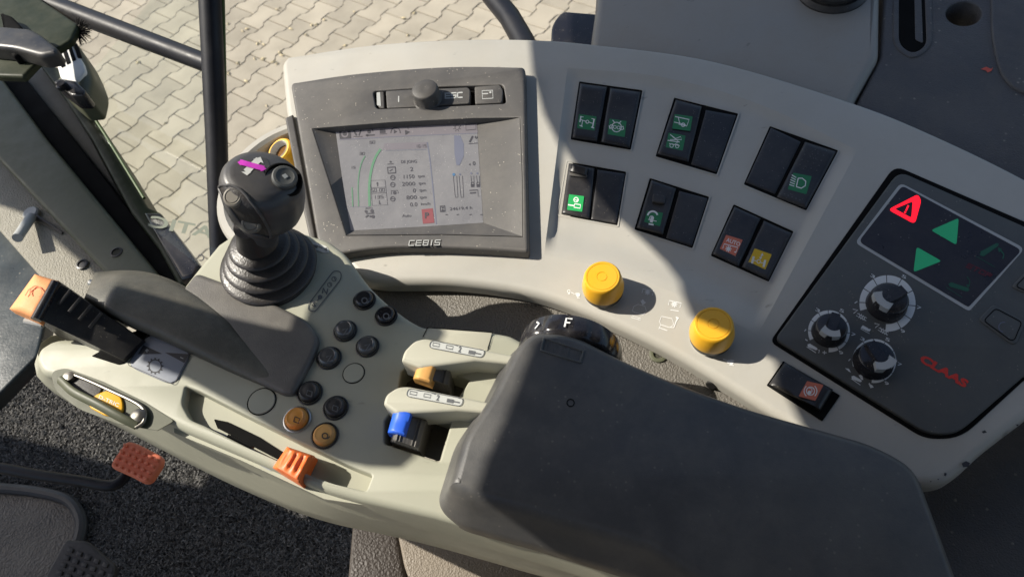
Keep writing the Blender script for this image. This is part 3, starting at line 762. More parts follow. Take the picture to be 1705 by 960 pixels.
    # ---- yellow push-pull knobs
    for (cx, cy, tx, ty) in ((1005, 487, 1007, 458), (1183, 564, 1182, 533)):
        c = CON.at(cx, cy); n_ = CON.n
        b = MB(); lathe(b, c, n_, [(.0158, 0), (.0160, .0015), (.0150, .003), (.0146, .0065), (.0157, .0075), (.0157, .0095), (.014, .0100)], 40); ring = b.build('push_knob', ['chrome'], t)
        b = MB(); lathe(b, c + n_ * .0085, n_, [(.0165, 0), (.0176, .001), (.0178, .0050), (.0157, .0175), (.0149, .0194), (.0141, .0200), (.0128, .0200), (.0126, .0195), (.0123, .0200), (.0045, .0201), (.0042, .0196), (.0038, .0201), (.001, .0201)], 48); b.build('knob_cap', 'yellow', ring)
        b = MB(); lathe(b, c + n_ * .0062, n_, [(.0160, -.0030), (.0170, -.0022), (.0170, .0020), (.016, .0026)], 40); b.build('knob_gasket', 'black', ring)
    # faint white prints on the shelf
    K_ = lambda: Marks(CON, .0003, 4, 880, 400)
    a = K_()
    a.ring(268, 338, 9, 5); a.disc(270, 352, 7); a.line([(282, 345), (300, 352)], 5); a.line([(300, 360), (312, 352), (322, 372)], 5); a.disc(330, 362, 14); a.line([(318, 350), (345, 356)], 6); a.line([(322, 380), (342, 384)], 5)
    def pto(x, y, s=1.):
        a.line([(x - 40 * s, y + 5 * s), (x - 34 * s, y - 25 * s), (x + 46 * s, y - 8 * s), (x + 36 * s, y + 22 * s)], 5 * s)
        for k in range(4): dx, dy = 20 * s * math.cos(k * .785), 20 * s * math.sin(k * .785); a.line([(x - dx, y - dy), (x + dx, y + dy)], 7 * s)
    a.build('printed_symbol', 'white', t); a = K_(); pto(792, 345, .9); a.build('printed_symbol', 'white', t); a = K_(); pto(972, 425, 1.0)
    a.build('printed_symbol', 'white', t); a = K_()
    a.poly([(745, 400), (785, 412), (760, 432)]); a.line([(757, 395), (775, 418)], 12)
    a.line([(692, 470), (700, 440), (730, 425), (775, 438), (785, 470), (765, 495), (710, 480), (692, 470)], 3.5); a.line([(690, 500), (750, 520), (745, 530), (685, 512)], 3)
    a.line([(885, 505), (955, 520), (968, 560), (940, 580), (880, 560), (872, 540), (885, 505)], 4); a.line([(868, 580), (925, 600)], 5); a.line([(880, 562), (868, 590)], 4); a.line([(990, 520), (968, 580), (940, 578)], 7)
    a.poly([(980, 505), (1003, 515), (990, 535)]); a.line([(945, 462), (1000, 470)], 5)
    a.build('printed_symbol', 'white', t); a = K_(); a.line([(1295, 790), (1320, 798)], 8); a.disc(1332, 806, 12); a.disc(1352, 812, 14); a.line([(1340, 795), (1370, 800)], 6); a.line([(1335, 826), (1368, 832)], 5)
    a.build('printed_symbol', 'white', t)
    # chipped edge marks
    a = Marks(CON, .0002, 2.526, 1260, 580)
    for pts in ([(862, 482), (880, 472), (897, 480), (890, 496), (868, 498)], [(790, 520), (800, 524), (795, 536), (787, 532)], [(1088, 318), (1102, 318), (1098, 326)], [(760, 546), (768, 548), (762, 552)], [(728, 556), (736, 556), (732, 562)], [(946, 348), (960, 342), (968, 352), (952, 356)]): a.poly(pts)
    a.build('chip_marks', 'ink', t)
console()

# ================================================================== TERMINAL
def terminal():
    T = Plane(CON.p + CON.n * .0058, CON.n); t = thing('display_terminal', CON.at(700, 420), 'dusty dark grey terminal with a lit colour screen and rotary knob', 'terminal')
    h = .006; Z = lambda pts: tf(pts, 2.743, 460, 90)
    outer = rp([(483, 138, 8)] + spl([(483, 138), (600, 121), (750, 110), (874, 111)], 6)[1:-1] + [(874, 111, 7), (880, 419, 6)] + spl([(880, 419), (800, 414), (700, 411), (620, 414), (533, 428)], 5)[1:-1] + [(533, 428, 8)])
    rimq = rp(Z([(165, 340), (520, 312), (900, 293), (1112, 290), (1122, 560), (1124, 832), (760, 822), (320, 826), (250, 600)]), 0)
    pocket = rp([(621, 152, 6), (735, 144), (838, 141, 6), (843, 172, 6), (735, 177), (626, 181, 6)])
    b = MB(); solid(b, T, outer, -.02, h, .003, holes=[rimq, pocket], seg=4, href=h); b.build('housing', 'terminal', t, smooth=40)
    # recess walls from the rim to the glass
    scr = Z([(270, 345), (520, 330), (800, 316), (915, 310), (930, 540), (945, 770), (700, 786), (340, 806), (300, 560)])
    rimw = Z([(165, 340), (520, 312), (900, 293), (1112, 290), (1122, 560), (1124, 832), (760, 822), (320, 826), (250, 600)])
    b = MB(); N = len(scr); K = 5
    rows = []
    for k in range(K + 1):
        s = k / K; hh = h - .0085 * (s ** .8)
        rows += [T.at(*V(a).lerp(V(c), s), hh) for a, c in zip(rimw, scr)]
    b.add(rows, [(k * N + i, k * N + (i + 1) % N, (k + 1) * N + (i + 1) % N, (k + 1) * N + i) for k in range(K) for i in range(N)]); b.build('screen_surround', 'terminal', t, smooth=20)
    hs = h - .0083
    so_ = Marks(T, hs); so_.poly(scr); scro = so_.build('screen', 'screen', t)
    sx = lambda h_=.0002: Marks(T, hs + h_, 4.923, 560, 195)
    a = sx(.00012); a.poly([(16, 100), (420, 70), (1150, 45), (1160, 130), (720, 150), (30, 190)]); a.poly([(395, 215), (740, 205), (745, 255), (380, 270)]); a.build('header_bar', 'scrpink', scro)
    a = sx(.00012); a.poly([(28, 195), (130, 190), (180, 560), (190, 740), (135, 742), (130, 560)]); a.build('side_strip', 'scrpink', scro) if 0 else None
    a = sx()
    a.line([(20, 185), (500, 158), (1155, 132)], 4); a.line([(745, 205), (765, 330), (790, 560), (820, 880)], 9); a.line([(400, 275), (740, 265)], 3)
    a.line([(95, 735), (270, 735)], 2); a.poly([(965, 150), (1015, 150), (1045, 220), (1045, 320), (1010, 395), (985, 395), (968, 300)]); a.build('divider', 'scrline', scro)
    a = sx(.0003)
    # icon row
    a.poly(rp([(20, 100), (115, 95), (122, 175), (28, 180)], 3), holes=[circ(68, 137, 30, n=18)]); a.disc(68, 137, 17)
    a.line([(135, 95), (165, 150)], 14); a.line([(205, 95), (185, 150)], 10); a.line([(140, 160), (215, 158)], 5); a.disc(268, 120, 15); a.line(circ(270, 118, 30, n=10, a0=250, a1=360), 7); a.line([(240, 150), (315, 146)], 10); a.disc(255, 148, 10)
    a.poly([(355, 100), (400, 98), (402, 130), (357, 132)]); a.line([(355, 140), (415, 136)], 4); a.line(circ(485, 125, 38, n=14, a0=170, a1=370), 6); a.poly([(470, 100), (498, 118), (472, 136)]); a.poly([(562, 105), (605, 122), (566, 146)]); a.line([(587, 68), (587, 98)], 5)
    a.ring(990, 85, 18, 4)
    for k in range(8): c_, s_ = math.cos(k * .785 + .4), math.sin(k * .785 + .4); a.line([(990 + 24 * c_, 85 + 24 * s_), (990 + 34 * c_, 85 + 34 * s_)], 4)
    a.line([(1060, 62), (1142, 55), (1145, 100), (1063, 108)], 5, closed=True); a.line([(1118, 155), (1092, 205)], 14); a.line([(1085, 218), (1158, 212)], 5); a.ring(1145, 165, 9, 4); a.disc(1146, 172, 6)
    # dial numbers and text
    for s_, x, y, w_, hh in (('50', 272, 217, 42, 24), ('30', 190, 310, 40, 24), ('15', 120, 422, 32, 22)): a.block(s_, (x, y), (x + w_, y - 2), (2, -hh + 4), 3)
    a.block('16:15', (656, 250), (736, 246), (-1, -22), 3, gap=.55); a.text('DE JONG', (532, 378), (660, 374), up=(-1, -25)); a.text('2', (606, 442), (630, 441), up=(-1, -32), bold=.002)
    for s_, x0, x1, y in (('1150', 552, 640, 504), ('2000', 538, 646, 563), ('0', 628, 652, 618), ('800', 574, 660, 674), ('0.0', 605, 664, 732)): a.text(s_, (x0, y), (x1, y - 3), up=(-1, -32), bold=.002)
    for x, y in ((668, 495), (674, 553), (680, 610), (684, 668)): a.text('tpm', (x, y), (x + 56, y - 2), up=(-1, -24))
    a.text('km/h', (694, 722), (770, 719), up=(-1, -22)); a.block('50.00', (288, 612), (394, 608), (-1, -24), 3.4, gap=.55); a.block('135', (310, 667), (382, 663), (-1, -24), 3.4, gap=.55)
    a.line([(282, 520), (398, 515), (420, 718), (292, 724)], 3, closed=True); a.line([(284, 578), (404, 574)], 3); a.line([(286, 624), (408, 620)], 3)
    a.line([(336, 536), (338, 566)], 8); a.poly([(326, 545), (346, 544), (335, 530)]); a.line([(352, 682), (354, 706)], 6); a.poly([(343, 704), (364, 703), (355, 716)])
    a.text('AUTO', (238, 755), (296, 752), up=(-1, -17)); a.disc(243, 772, 12); a.disc(292, 768, 14); a.line([(245, 790), (310, 786)], 8); a.line([(240, 820), (262, 802)], 12); a.disc(300, 814, 14); a.disc(278, 812, 8)
    a.line([(418, 412), (482, 408), (486, 456), (424, 460)], 9, closed=True); a.line([(436, 442), (462, 426)], 5)
    for y in (495, 553, 670): a.ring(462, y, 18, 6); a.line([(448, y - 2), (476, y - 2)], 4)
    a.line([(450, 630), (450, 603), (505, 600), (505, 625)], 4); a.disc(478, 620, 14); a.line([(418, 385), (468, 382)], 5); a.disc(444, 366, 8)
    a.text('Auto', (540, 820), (614, 816), up=(-1, -24)); a.text('24619,4 h', (930, 764), (1112, 752), up=(-1, -24)); a.line([(852, 728), (888, 725), (890, 772), (853, 775)], 7, closed=True); a.poly([(858, 734), (884, 733), (871, 750)]); a.poly([(871, 750), (886, 768), (858, 770)])
    a.text('0', (1118, 395), (1140, 394), up=(-1, -32), bold=.01); a.poly([(1085, 388), (1098, 378), (1098, 398)])
    for x in (895, 985, 1090, 1180): a.line([(x, 800), (x + 18, 796)], 6)
    for x in (958, 1005): a.line([(x, 480), (x + 16, 655)], 3); a.line([(x + 28, 480), (x + 38, 655)], 3); a.line([(x + 16, 657), (x + 38, 656)], 3)
    for x in (1102, 1148): a.line([(x, 480), (x + 8, 540)], 3); a.line([(x + 24, 480), (x + 26, 540)], 3); a.ring(x + 14, 545, 12, 5); a.poly([(x, 550), (x + 30, 548), (x + 28, 572), (x + 2, 574)])
    a.line([(1090, 600), (1160, 596)], 7); a.line([(1095, 622), (1145, 618)], 10); a.line([(1160, 600), (1162, 650), (1180, 648)], 3)
    a.build('readout', 'scrdark', scro)
    a = sx(.0003); a.line(spl([(362, 262), (325, 320), (295, 400), (275, 500), (268, 600), (272, 730)], 6), 19); a.line(spl([(235, 318), (208, 370), (188, 450), (178, 560), (182, 730)], 6), 8); a.line([(128, 575), (135, 732)], 9); a.build('green_arcs', 'scrgreen', scro)
    a = sx(.00025); a.poly([(698, 755), (790, 746), (804, 865), (710, 874)]); a.build('red_field', 'scrred', scro)
    a = sx(.00045); a.text('P', (726, 828), (760, 826), up=(-1, -46), bold=.03); a.build('park_sign', 'scrdark', scro)
    a = sx(.0003); a.disc(963, 470, 12); a.build('blue_dot', 'scrblue', scro)
    a = sx(.0003); a.disc(1012, 468, 8); a.disc(1105, 460, 8); a.disc(1155, 460, 8); a.build('grey_dots', 'scrline', scro)
    # button pocket
    b = MB(); solid(b, T, rp([(618, 148), (846, 137), (848, 176), (622, 186)]), -.004, -.0005); b.build('button_pocket', 'gap', t)
    B = []
    for pts in ([(642, 151, 3), (708, 147, 3), (708, 177, 3), (644, 180, 3)], [(712, 148, 3), (779, 145, 3), (783, 150, 5), (782, 172, 4), (713, 176, 3)], [(790, 144, 3), (832, 141, 3), (838, 150, 6), (836, 171, 4), (791, 173, 3)]):
        b = MB(); solid(b, T, rp(pts), -.002, .0062, .0012, seg=3); B.append(b.build('push_button', 'termdark', t))
    b = MB(); solid(b, T, rp([(626, 153, 4), (639, 152, 2), (640, 180, 2), (630, 179, 4)]), -.002, .0045, .001); b.build('sensor_window', 'termdark', t)
    a = Marks(T, .0048, 2.743, 460, 90); a.poly(rp([(458, 176), (474, 174), (478, 238), (460, 234)], 3)); a.build('sensor_pane', 'lightgrey', t)
    a = Marks(T, .0065, 2.743, 460, 90); a.text('i', (556, 218), (562, 217), up=(0, -26), bold=.06); a.build('lettering', 'palegrey', B[0])
    a = Marks(T, .0065, 2.743, 460, 90); a.block('ESC', (772, 202), (848, 198), (0, -22), 6); a.build('lettering', 'palegrey', B[1])
    a = Marks(T, .0065, 2.743, 460, 90); a.line([(940, 168), (988, 166), (990, 202), (942, 205)], 4, closed=True); a.line([(940, 182), (968, 181)], 5); a.disc(978, 175, 5); a.build('card_symbol', 'palegrey', B[2])
    c = T.at(713, 166, h - .001)
    b = MB(); lathe(b, c, T.n, [(.0155, 0), (.0155, .001), (.0140, .002), (.0136, .014), (.0131, .0155), (.0120, .0163), (.004, .0166), (.001, .0164)], 48, fn=lambda a, hh: 1 + (.025 * abs(math.sin(a * 10)) if .001 < hh < .0145 else 0)); b.build('rotary_knob', 'termdark', t, smooth=50)
    # maker's lettering, raised
    a = Marks(T, h + .0003); a.block('CEBIS', (681, 409.5), (732, 408.5), (1.5, -8), 2.6, gap=.5); a.build('lettering_shadow', 'gap', t)
    a = Marks(T, h + .0006); a.block('CEBIS', (680.5, 408.5), (731.5, 407.5), (1.5, -8), 1.5, gap=.5); a.build('lettering', 'palegrey', t)
    # rear casing seen as a dark strip at the left
    b = MB(); solid(b, T, rp([(474, 196, 3), (487, 190), (531, 425), (522, 428, 3), (500, 330)]), -.03, -.001, .002); b.build('rear_casing', 'termdark', t)
terminal()

# ================================================================== HITCH CONTROL PANEL
def hitch_panel():
    T = CON; t = thing('control_panel', CON.at(1500, 600), 'dark grey control panel with three dial knobs and warning lights', 'control panel')
    ol = rp([(1497, 284, 18), (1705, 376), (1990, 505), (1880, 590), (1705, 626), (1594, 722, 30), (1545, 722, 22), (1290, 564, 12)])
    ol2 = rp([(1490, 275, 18), (1705, 368), (2005, 505), (1890, 604), (1705, 633), (1600, 729, 32), (1540, 730, 22), (1282, 568, 12)])
    b = MB(); solid(b, T, ol2, -.004, .0008, .0006); b.build('gasket', 'gap', t)
    b = MB(); solid(b, T, ol, -.004, .0035, .0015); b.build('face', 'panel', t)
    W5 = lambda h: Marks(T, h, 4.21, 1300, 290); W6 = lambda h: Marks(T, h, 4.21, 1300, 430)
    h = .0035
    o5 = rp([(840, 60, 40), (1712, 520, 50), (1325, 955, 50), (1300, 948, 20), (520, 480, 40)]); i5 = rp([(852, 80, 30), (1690, 532, 40), (1318, 928, 45), (1300, 922, 20), (545, 472, 40)])
    a = W5(h + .0002); a.poly(o5); wf = a.build('window_border', 'palegrey', t)
    a = W5(h + .0004); a.poly(i5); win = a.build('indicator_window', 'window', t)
    def tri(a, pts, r_, hole=None): a.poly(rp(pts, r_, 5), holes=[rp(hole, 14, 5)] if hole else ())
    a = W5(h + .0006); tri(a, [(752, 248), (962, 140), (985, 185), (940, 350)], 34, [(800, 242), (925, 190), (915, 305)]); a.line([(895, 218), (878, 255)], 12); a.disc(872, 266, 8); a.build('warning_light', 'redlit', win)
    a = W5(h + .0006); tri(a, [(1052, 392), (1248, 306), (1232, 496)], 22); a.build('arrow_light', 'greentri', win)
    a = W5(h + .0006); tri(a, [(952, 508), (1128, 608), (930, 686)], 22); a.build('arrow_light', 'greentri', win)
    a = W5(h + .0006)
    def arm(a, p, q, w1, w2):
        p, q = V(p), V(q); d = (q - p).normalized(); n_ = V((-d.y, d.x)); a.poly([tuple(p + n_ * w1), tuple(q + n_ * w2), tuple(q + d * w2), tuple(q - n_ * w2), tuple(p - n_ * w1), tuple(p - d * w1)])
    arm(a, (1412, 558), (1518, 492), 20, 12); a.line([(1370, 574), (1500, 650)], 4); a.line(spl([(1556, 592), (1562, 560), (1535, 528)], 5), 9); a.poly([(1522, 512), (1552, 525), (1528, 548)])
    arm(a, (1190, 772), (1310, 808), 16, 14); a.line([(1160, 790), (1272, 862)], 4); a.line(spl([(1305, 716), (1325, 750), (1316, 780)], 5), 6); a.poly([(1298, 770), (1328, 776), (1312, 794)])
    a.build('lift_symbols', 'greendim', win)
    a = W5(h + .0006); a.block('STOP', (1300, 648), (1462, 724), (20, -22), 8, gap=.5); a.build('lettering', 'reddim', win)
    # dials
    def dial(cx, cy, R1, R0, a0, a1, kr, kc, pang):
        g = W6(h + .0002); n_ = 8; st = (a1 - a0) / n_
        # scale ring with ticks
        f_ = [a0, 236 - 360 + 0]
        angs = [a0, 182, 212, 240, 268, 300, 333, 365, 394, 422, a1]
        for i in range(len(angs) - 1):
            p, q = angs[i] + (1.0 if i else 0), angs[i + 1] - 1.0
            o = circ(cx, cy, R1, n=6, a0=p, a1=q); ii = circ(cx, cy, R0, n=6, a0=p, a1=q)[::-1]; g.poly(o + ii)
        g.text('1', *[(cx + (R1 + 22) * math.cos(R(x)), cy + (R1 + 22) * math.sin(R(x)) + 4) for x in (184, 180)], up=(6, -20), bold=.03) if 0 else g.line([(cx - R1 * 1.17, cy + 2 - R1 * .02), (cx - R1 * 1.02 - 10, cy - 14)], 6)
        for s_, an in (('3', 241), ('5', 301), ('7', 368), ('9', 62)):
            rr = R1 + 22; x, y = cx + rr * math.cos(R(an)), cy + rr * math.sin(R(an)); d = V((15, 8)); g.text(s_, (x - d.x, y - d.y + 10), (x + d.x, y + d.y + 10), up=(7, -20), bold=.008)
        ob = g.build('dial_scale', 'dialwhite', t)
        c = T.at(1300 + kc[0] / 4.21, 430 + kc[1] / 4.21, h)
        s = kr / 4.21 * (T.at(1400, 500) - T.at(1401, 500)).length
        b = MB(); lathe(b, c, T.n, [(s * 1.02, 0), (s * 1.02, .0012), (s * .98, .002), (s * .93, .010), (s * .88, .0115), (s * .80, .012), (.001, .0122)], 44); k_ = b.build('dial_knob', 'gloss', t, smooth=50)
        # pointer fin
        e1 = (XR - T.n * XR.dot(T.n)).normalized(); e2 = T.n.cross(e1)
        d = e1 * math.cos(R(pang)) + e2 * math.sin(R(pang)); q = T.n.cross(d)
        b = MB(); pts = [(-.78, .30), (-.3, .36), (.4, .33), (.8, .28), (.93, .16), (.93, -.16), (.8, -.28), (.4, -.33), (-.3, -.36), (-.78, -.30)]
        N = len(pts); vs = [c + d * (x * s) + q * (y * s) + T.n * .011 for x, y in pts] + [c + d * (x * s * .97) + q * (y * s * .8) + T.n * .0165 for x, y in pts]
        b.add(vs, [(i, (i + 1) % N, N + (i + 1) % N, N + i) for i in range(N)] + [tuple(range(N, 2 * N))]); b.build('grip_fin', 'gloss', k_, smooth=50)
        b = MB(); P_ = [(.90 * math.cos(R(z)), .90 * math.sin(R(z))) for z in (-40, -28, -14, 0, 14, 28, 40)] + [(.50 * math.cos(R(z)), .50 * math.sin(R(z))) for z in (56, 38, 18, 0, -18, -38, -56)]; N = len(P_)
        vs = [c + d * (x * s) + q * (y * s) + T.n * .0110 for x, y in P_] + [c + d * (x * s) + q * (y * s) + T.n * .0173 for x, y in P_]
        b.add(vs, [(i, (i + 1) % N, N + (i + 1) % N, N + i) for i in range(N)] + [tuple(range(N, 2 * N))]); b.build('pointer', 'palegrey', k_, smooth=50)
    dial(748, 315, 197, 145, 165, 455, 138, (738, 325), 206)
    dial(338, 510, 147, 112, 155, 452, 118, (335, 520), 245)
    dial(655, 718, 154, 115, 165, 458, 132, (645, 728), 290)
    a = W6(h + .0003)
    for ox, oy in ((0, 0), (152, 100)):
        a.line([(505 + ox, 355 + oy), (540 + ox, 362 + oy), (510 + ox, 385 + oy)], 6); a.line([(535 + ox, 385 + oy), (605 + ox, 418 + oy)], 4); a.line([(528 + ox, 400 + oy), (600 + ox, 436 + oy)], 4)
        for k in range(3): a.line([(548 + ox + k * 16, 382 + oy + k * 9), (560 + ox + k * 16, 424 + oy + k * 7)], 4); a.line([(568 + ox + k * 14, 390 + oy + k * 9), (546 + ox + k * 16, 416 + oy + k * 7)], 4)
    a.build('dial_symbol', 'dialwhite', t); a = W6(h + .0003)
    a.poly([(575, 468), (612, 488), (598, 504), (560, 486)]); a.poly([(605, 490), (632, 496), (622, 512), (600, 506)]); a.line([(560, 492), (622, 526)], 4)
    a.build('dial_symbol', 'dialwhite', t); a = W6(h + .0003)
    arm(a, (198, 608), (250, 634), 13, 9); a.line([(182, 618), (246, 660)], 5); a.line([(262, 642), (272, 640), (266, 662)], 5); a.line([(292, 658), (322, 660)], 6); a.line([(306, 646), (306, 672)], 6); a.line([(172, 566), (188, 576)], 6)
    a.build('dial_symbol', 'dialwhite', t); a = W6(h + .0003)
    a.poly([(450, 768), (478, 772), (492, 798), (478, 792)]); arm(a, (506, 832), (560, 858), 13, 9); a.line([(495, 842), (558, 886)], 5); a.poly([(545, 818), (570, 812), (578, 850), (565, 848)]); a.poly([(614, 876), (640, 886), (652, 902), (630, 908)]); a.line([(620, 872), (634, 900)], 6)
    a.build('dial_symbol', 'dialwhite', t)
    a = W6(h + .0003); a.text('CLAAS', (968, 714), (1292, 905), up=(31, -42), bold=.05); a.build('lettering', 'redtext', t)
    # soft keys
    for pts, lt in (([(1490, 318), (1720, 440), (1655, 592), (1620, 598), (1385, 425)], True), ([(1720, 90), (1900, 180), (1850, 300), (1615, 195)], False)):
        b = MB(); solid(b, T, rp(tf(pts, 4.21, 1300, 430), 8), h - .001, h + .0012, .001); k_ = b.build('soft_key', 'termdark' if 0 else 'panel', t)
        c_ = V((sum(p[0] for p in pts) / len(pts), sum(p[1] for p in pts) / len(pts)))
        a = W6(h + .0014); ins = rp([tuple(c_ + (V(p) - c_) * .80) for p in pts], 25); a.line(ins, 7, closed=True); a.build('key_outline', 'gap', k_)
        if lt: a = W6(h + .0015); a.line(circ(1562, 480, 34, n=12, a0=95, a1=290), 7); a.build('lettering', 'scrline', k_)
hitch_panel()

# ================================================================== REAR AND LOWER TRIM
def trims():
    # textured side trim under the console edge
    TR = Plane(CON.p - CON.n * .020, (CON.n + UR * .0).normalized())
    t = thing('side_trim', TR.at(1000, 560), 'grained grey trim panel between the console edge and the arm console', 'trim')
    ol = spl([(600, 440), (760, 455), (900, 480), (1010, 520), (1110, 575), (1215, 640), (1330, 700)], 6) + spl([(1400, 800), (1280, 760), (1180, 700), (1080, 690), (960, 650), (860, 620), (740, 600), (640, 560)], 5)
    b = MB(); solid(b, TR, ol, -.02, 0, .001); b.build('trim_panel', 'trim', t)
    b = MB(); c = TR.at(1096, 590); lathe(b, c, TR.n, [(.0075, 0), (.0075, .0015), (.006, .002), (.0042, .0018), (.0040, -.002), (.001, -.002)], 28, cap1=False); b.build('screw', 'olive', t)
    b = MB(); tube(b, [TR.at(1196, 612, .002), TR.at(1183, 642, .006)], .004, 12); b.build('rubber_stop', 'black', t)
    b = MB(); tube(b, [TR.at(x, y, .003) for x, y in spl([(640, 478), (760, 480), (880, 496), (980, 528), (1100, 588), (1200, 640), (1300, 700)])], .0016, 8); b.build('edge_bead', 'beige', t)
    # bevelled lip under the console edge
    # beige housing behind the console
    HB = Plane(CON.p - CON.n * .02, (CON.n).normalized())
    t = thing('lever_housing', HB.at(1200, 90), 'beige grey moulded housing with a dark round boot behind the console top edge', 'housing')
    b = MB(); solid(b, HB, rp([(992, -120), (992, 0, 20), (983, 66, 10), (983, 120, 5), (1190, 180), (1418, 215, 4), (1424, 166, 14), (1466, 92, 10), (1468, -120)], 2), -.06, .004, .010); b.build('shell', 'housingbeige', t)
    b = MB(); e0 = HB.at(1385, -14, .002); lathe(b, e0, HB.n, [(.037, 0), (.037, .004), (.033, .008), (.030, .008), (.030, .012), (.034, .016), (.031, .022), (.024, .024), (.001, .024)], 44); b.build('boot', 'black', t)
    b = MB(); a = spl([(1190, -60), (1230, 10), (1300, 52), (1390, 90), (1446, 100)], 6); 
    # black slab at the rear left
    t = thing('rear_bracket', HB.at(950, 60), 'stack of two rounded black plates poking out behind the console top edge', 'bracket')
    for k, (dx, h1) in enumerate(((0, -.02), (4, -.032))):
        b = MB(); solid(b, HB, rp([(918 + dx, 40 - k * 0, 18), (936 + dx, 18 + k * 6, 10), (1010, 24 + k * 6), (1010, 100), (916 + dx, 100)], 2), h1 - .009, h1, .003); b.build('plate', 'gloss', t)
    # dark rear trim with slot and hole
    t = thing('rear_trim', HB.at(1560, 160), 'dark grey grained trim with a long slot and a round hole in the top right corner', 'trim')
    DT = Plane(CON.p - CON.n * .028, CON.n)
    slot = rp([(1497, -60), (1497, 74, 14), (1520, 90, 14), (1543, 76, 14), (1538, -60)], 3)
    hole = circ(1605, 23, 30, 20, 28)
    b = MB(); solid(b, DT, rp([(1480, -120), (1466, 96, 4), (1424, 176, 4), (1420, 240), (1560, 300), (1760, 400), (2100, 560), (2100, -120)]), -.05, .006, .004, holes=[hole]); b.build('shell', 'darktrim', t)
    b = MB(); solid(b, DT, slot, .004, .0066, .0004); b.build('slot', 'gap', t)
    b = MB(); solid(b, DT, rp([(1522, -60), (1524, 66, 4), (1537, 72, 4), (1532, -60)]), .005, .0072, .0003); b.build('slot_lining', 'darktrim', t)
    b = MB(); solid(b, DT, rp([(1488, -140), (1487, 78, 20), (1520, 100, 16), (1553, 78, 20), (1550, -140)], 3), .003, .0072, .0012, holes=[slot[::-1]]); b.build('slot_rim', 'darktrim', t)
    b = MB(); lathe(b, DT.at(1605, 23, -.028), DT.n, [(.022, 0), (.001, .0001)], 24); b.build('hole_bottom', 'gap', t)
    b = MB(); solid(b, DT, rp([(1650, -60), (1652, 60, 20), (1665, 120, 30), (1690, 150, 20), (1760, 165), (1900, 170), (1900, -60)]), .003, .0085, .002); b.build('raised_pad', 'darktrim', t)
    a = Marks(DT, .0066, 2.067, 880, 0); a.poly([(1556, 238), (1575, 230), (1592, 238), (1598, 232), (1594, 244), (1580, 250), (1574, 243)]); a.line([(1570, 240), (1584, 236)], 5); a.build('red_symbol', 'redmark', t)
    # dark trim below the console at the right
    LT = Plane(CON.p - CON.n * .075, CON.n)
    t = thing('fender_trim', LT.at(1620, 900), 'dark grained side trim below the console at the lower right corner', 'trim')
    b = MB(); solid(b, LT, [(1180, 560), (1540, 700), (1900, 500), (2300, 700), (2300, 1300), (1100, 1300), (1100, 760)], -.03, 0, .004); b.build('panel', 'darktrim', t)
    # bowl and socket behind the joystick
    BW = Plane(CON.p - CON.n * .015, CON.n)
    t = thing('socket_bowl', BW.at(470, 300), 'pale beige round bowl moulding behind the joystick', 'bowl')
    c = BW.at(496, 306); 
    b = MB(); r0 = (BW.at(496, 306) - BW.at(360, 322)).length
    lathe(b, c, BW.n, [(r0, -.09), (r0 * 1.0, -.004), (r0 * .97, 0), (r0 * .90, 0), (r0 * .86, -.003), (r0 * .84, -.012), (r0 * .80, -.030), (r0 * .7, -.034), (.001, -.034)], 64); b.build('bowl_shell', 'beige', t)
    b = MB(); c = BW.at(470, 254, -.010); lathe(b, c, (BW.n - XR * .3 - UR * .1), [(.0155, -.018), (.0155, .004), (.0140, .006), (.0118, .006), (.0112, .003), (.0108, -.004)], 36, cap1=False)
    o = b.build('socket_ring', 'yellow'); props(o, 'yellow ring of a round socket partly hidden behind the joystick head', 'socket')
    b = MB(); lathe(b, c, (BW.n - XR * .3 - UR * .1), [(.0118, .0062), (.0112, .0068), (.0104, .0045), (.0100, -.002)], 36, cap0=False, cap1=False); b.build('rim', 'cream', o)
    b = MB(); lathe(b, c, (BW.n - XR * .3 - UR * .1), [(.0106, -.001), (.001, -.0005)], 30); b.build('lens', 'amberglass', o)
    # seat and tan leather at the bottom
    SE = vplane(700, 950, .62, 930, 1250)
    b = MB(); vs = []; fs = []; n_ = 24; cpt = SE.at(735, 1203, -.045)
    for j in range(12):
        r_ = .16 * (j / 11) + .001; z = .03 * math.sqrt(max(0, 1 - (j / 11) ** 3.0)) - .0
        for i in range(48): a_ = 2 * math.pi * i / 48; vs.append(cpt + XR * r_ * 1.25 * math.cos(a_) + UR * r_ * .72 * math.sin(a_) + SE.n * z)
    for j in range(11):
        for i in range(48): k = (i + 1) % 48; fs.append((j * 48 + i, j * 48 + k, (j + 1) * 48 + k, (j + 1) * 48 + i))
    b.add(vs, fs); props(b.build('seat_cushion', 'seatcloth', smooth=60), 'rounded edge of a brown woven seat cushion at the bottom edge', 'seat')
    LE = vplane(800, 930, .78, 960, 1300)
    b = MB(); solid(b, LE, rp([(660, 880), (672, 940, 6), (700, 1020), (1100, 1080), (1100, 900), (860, 880)]), -.03, 0, .004); props(b.build('leather_trim', 'tanleather'), 'sunlit tan grained panel below the lower edge of the arm console', 'panel')
    b = MB(); solid(b, LE, rp([(586, 868), (578, 960), (570, 1050), (700, 1080), (672, 940), (660, 876)]), -.04, -.006, .006); props(b.build('dark_trim_strip', 'brownstrip'), 'dark brown upright strip between the carpet and the tan panel', 'strip')
trims()

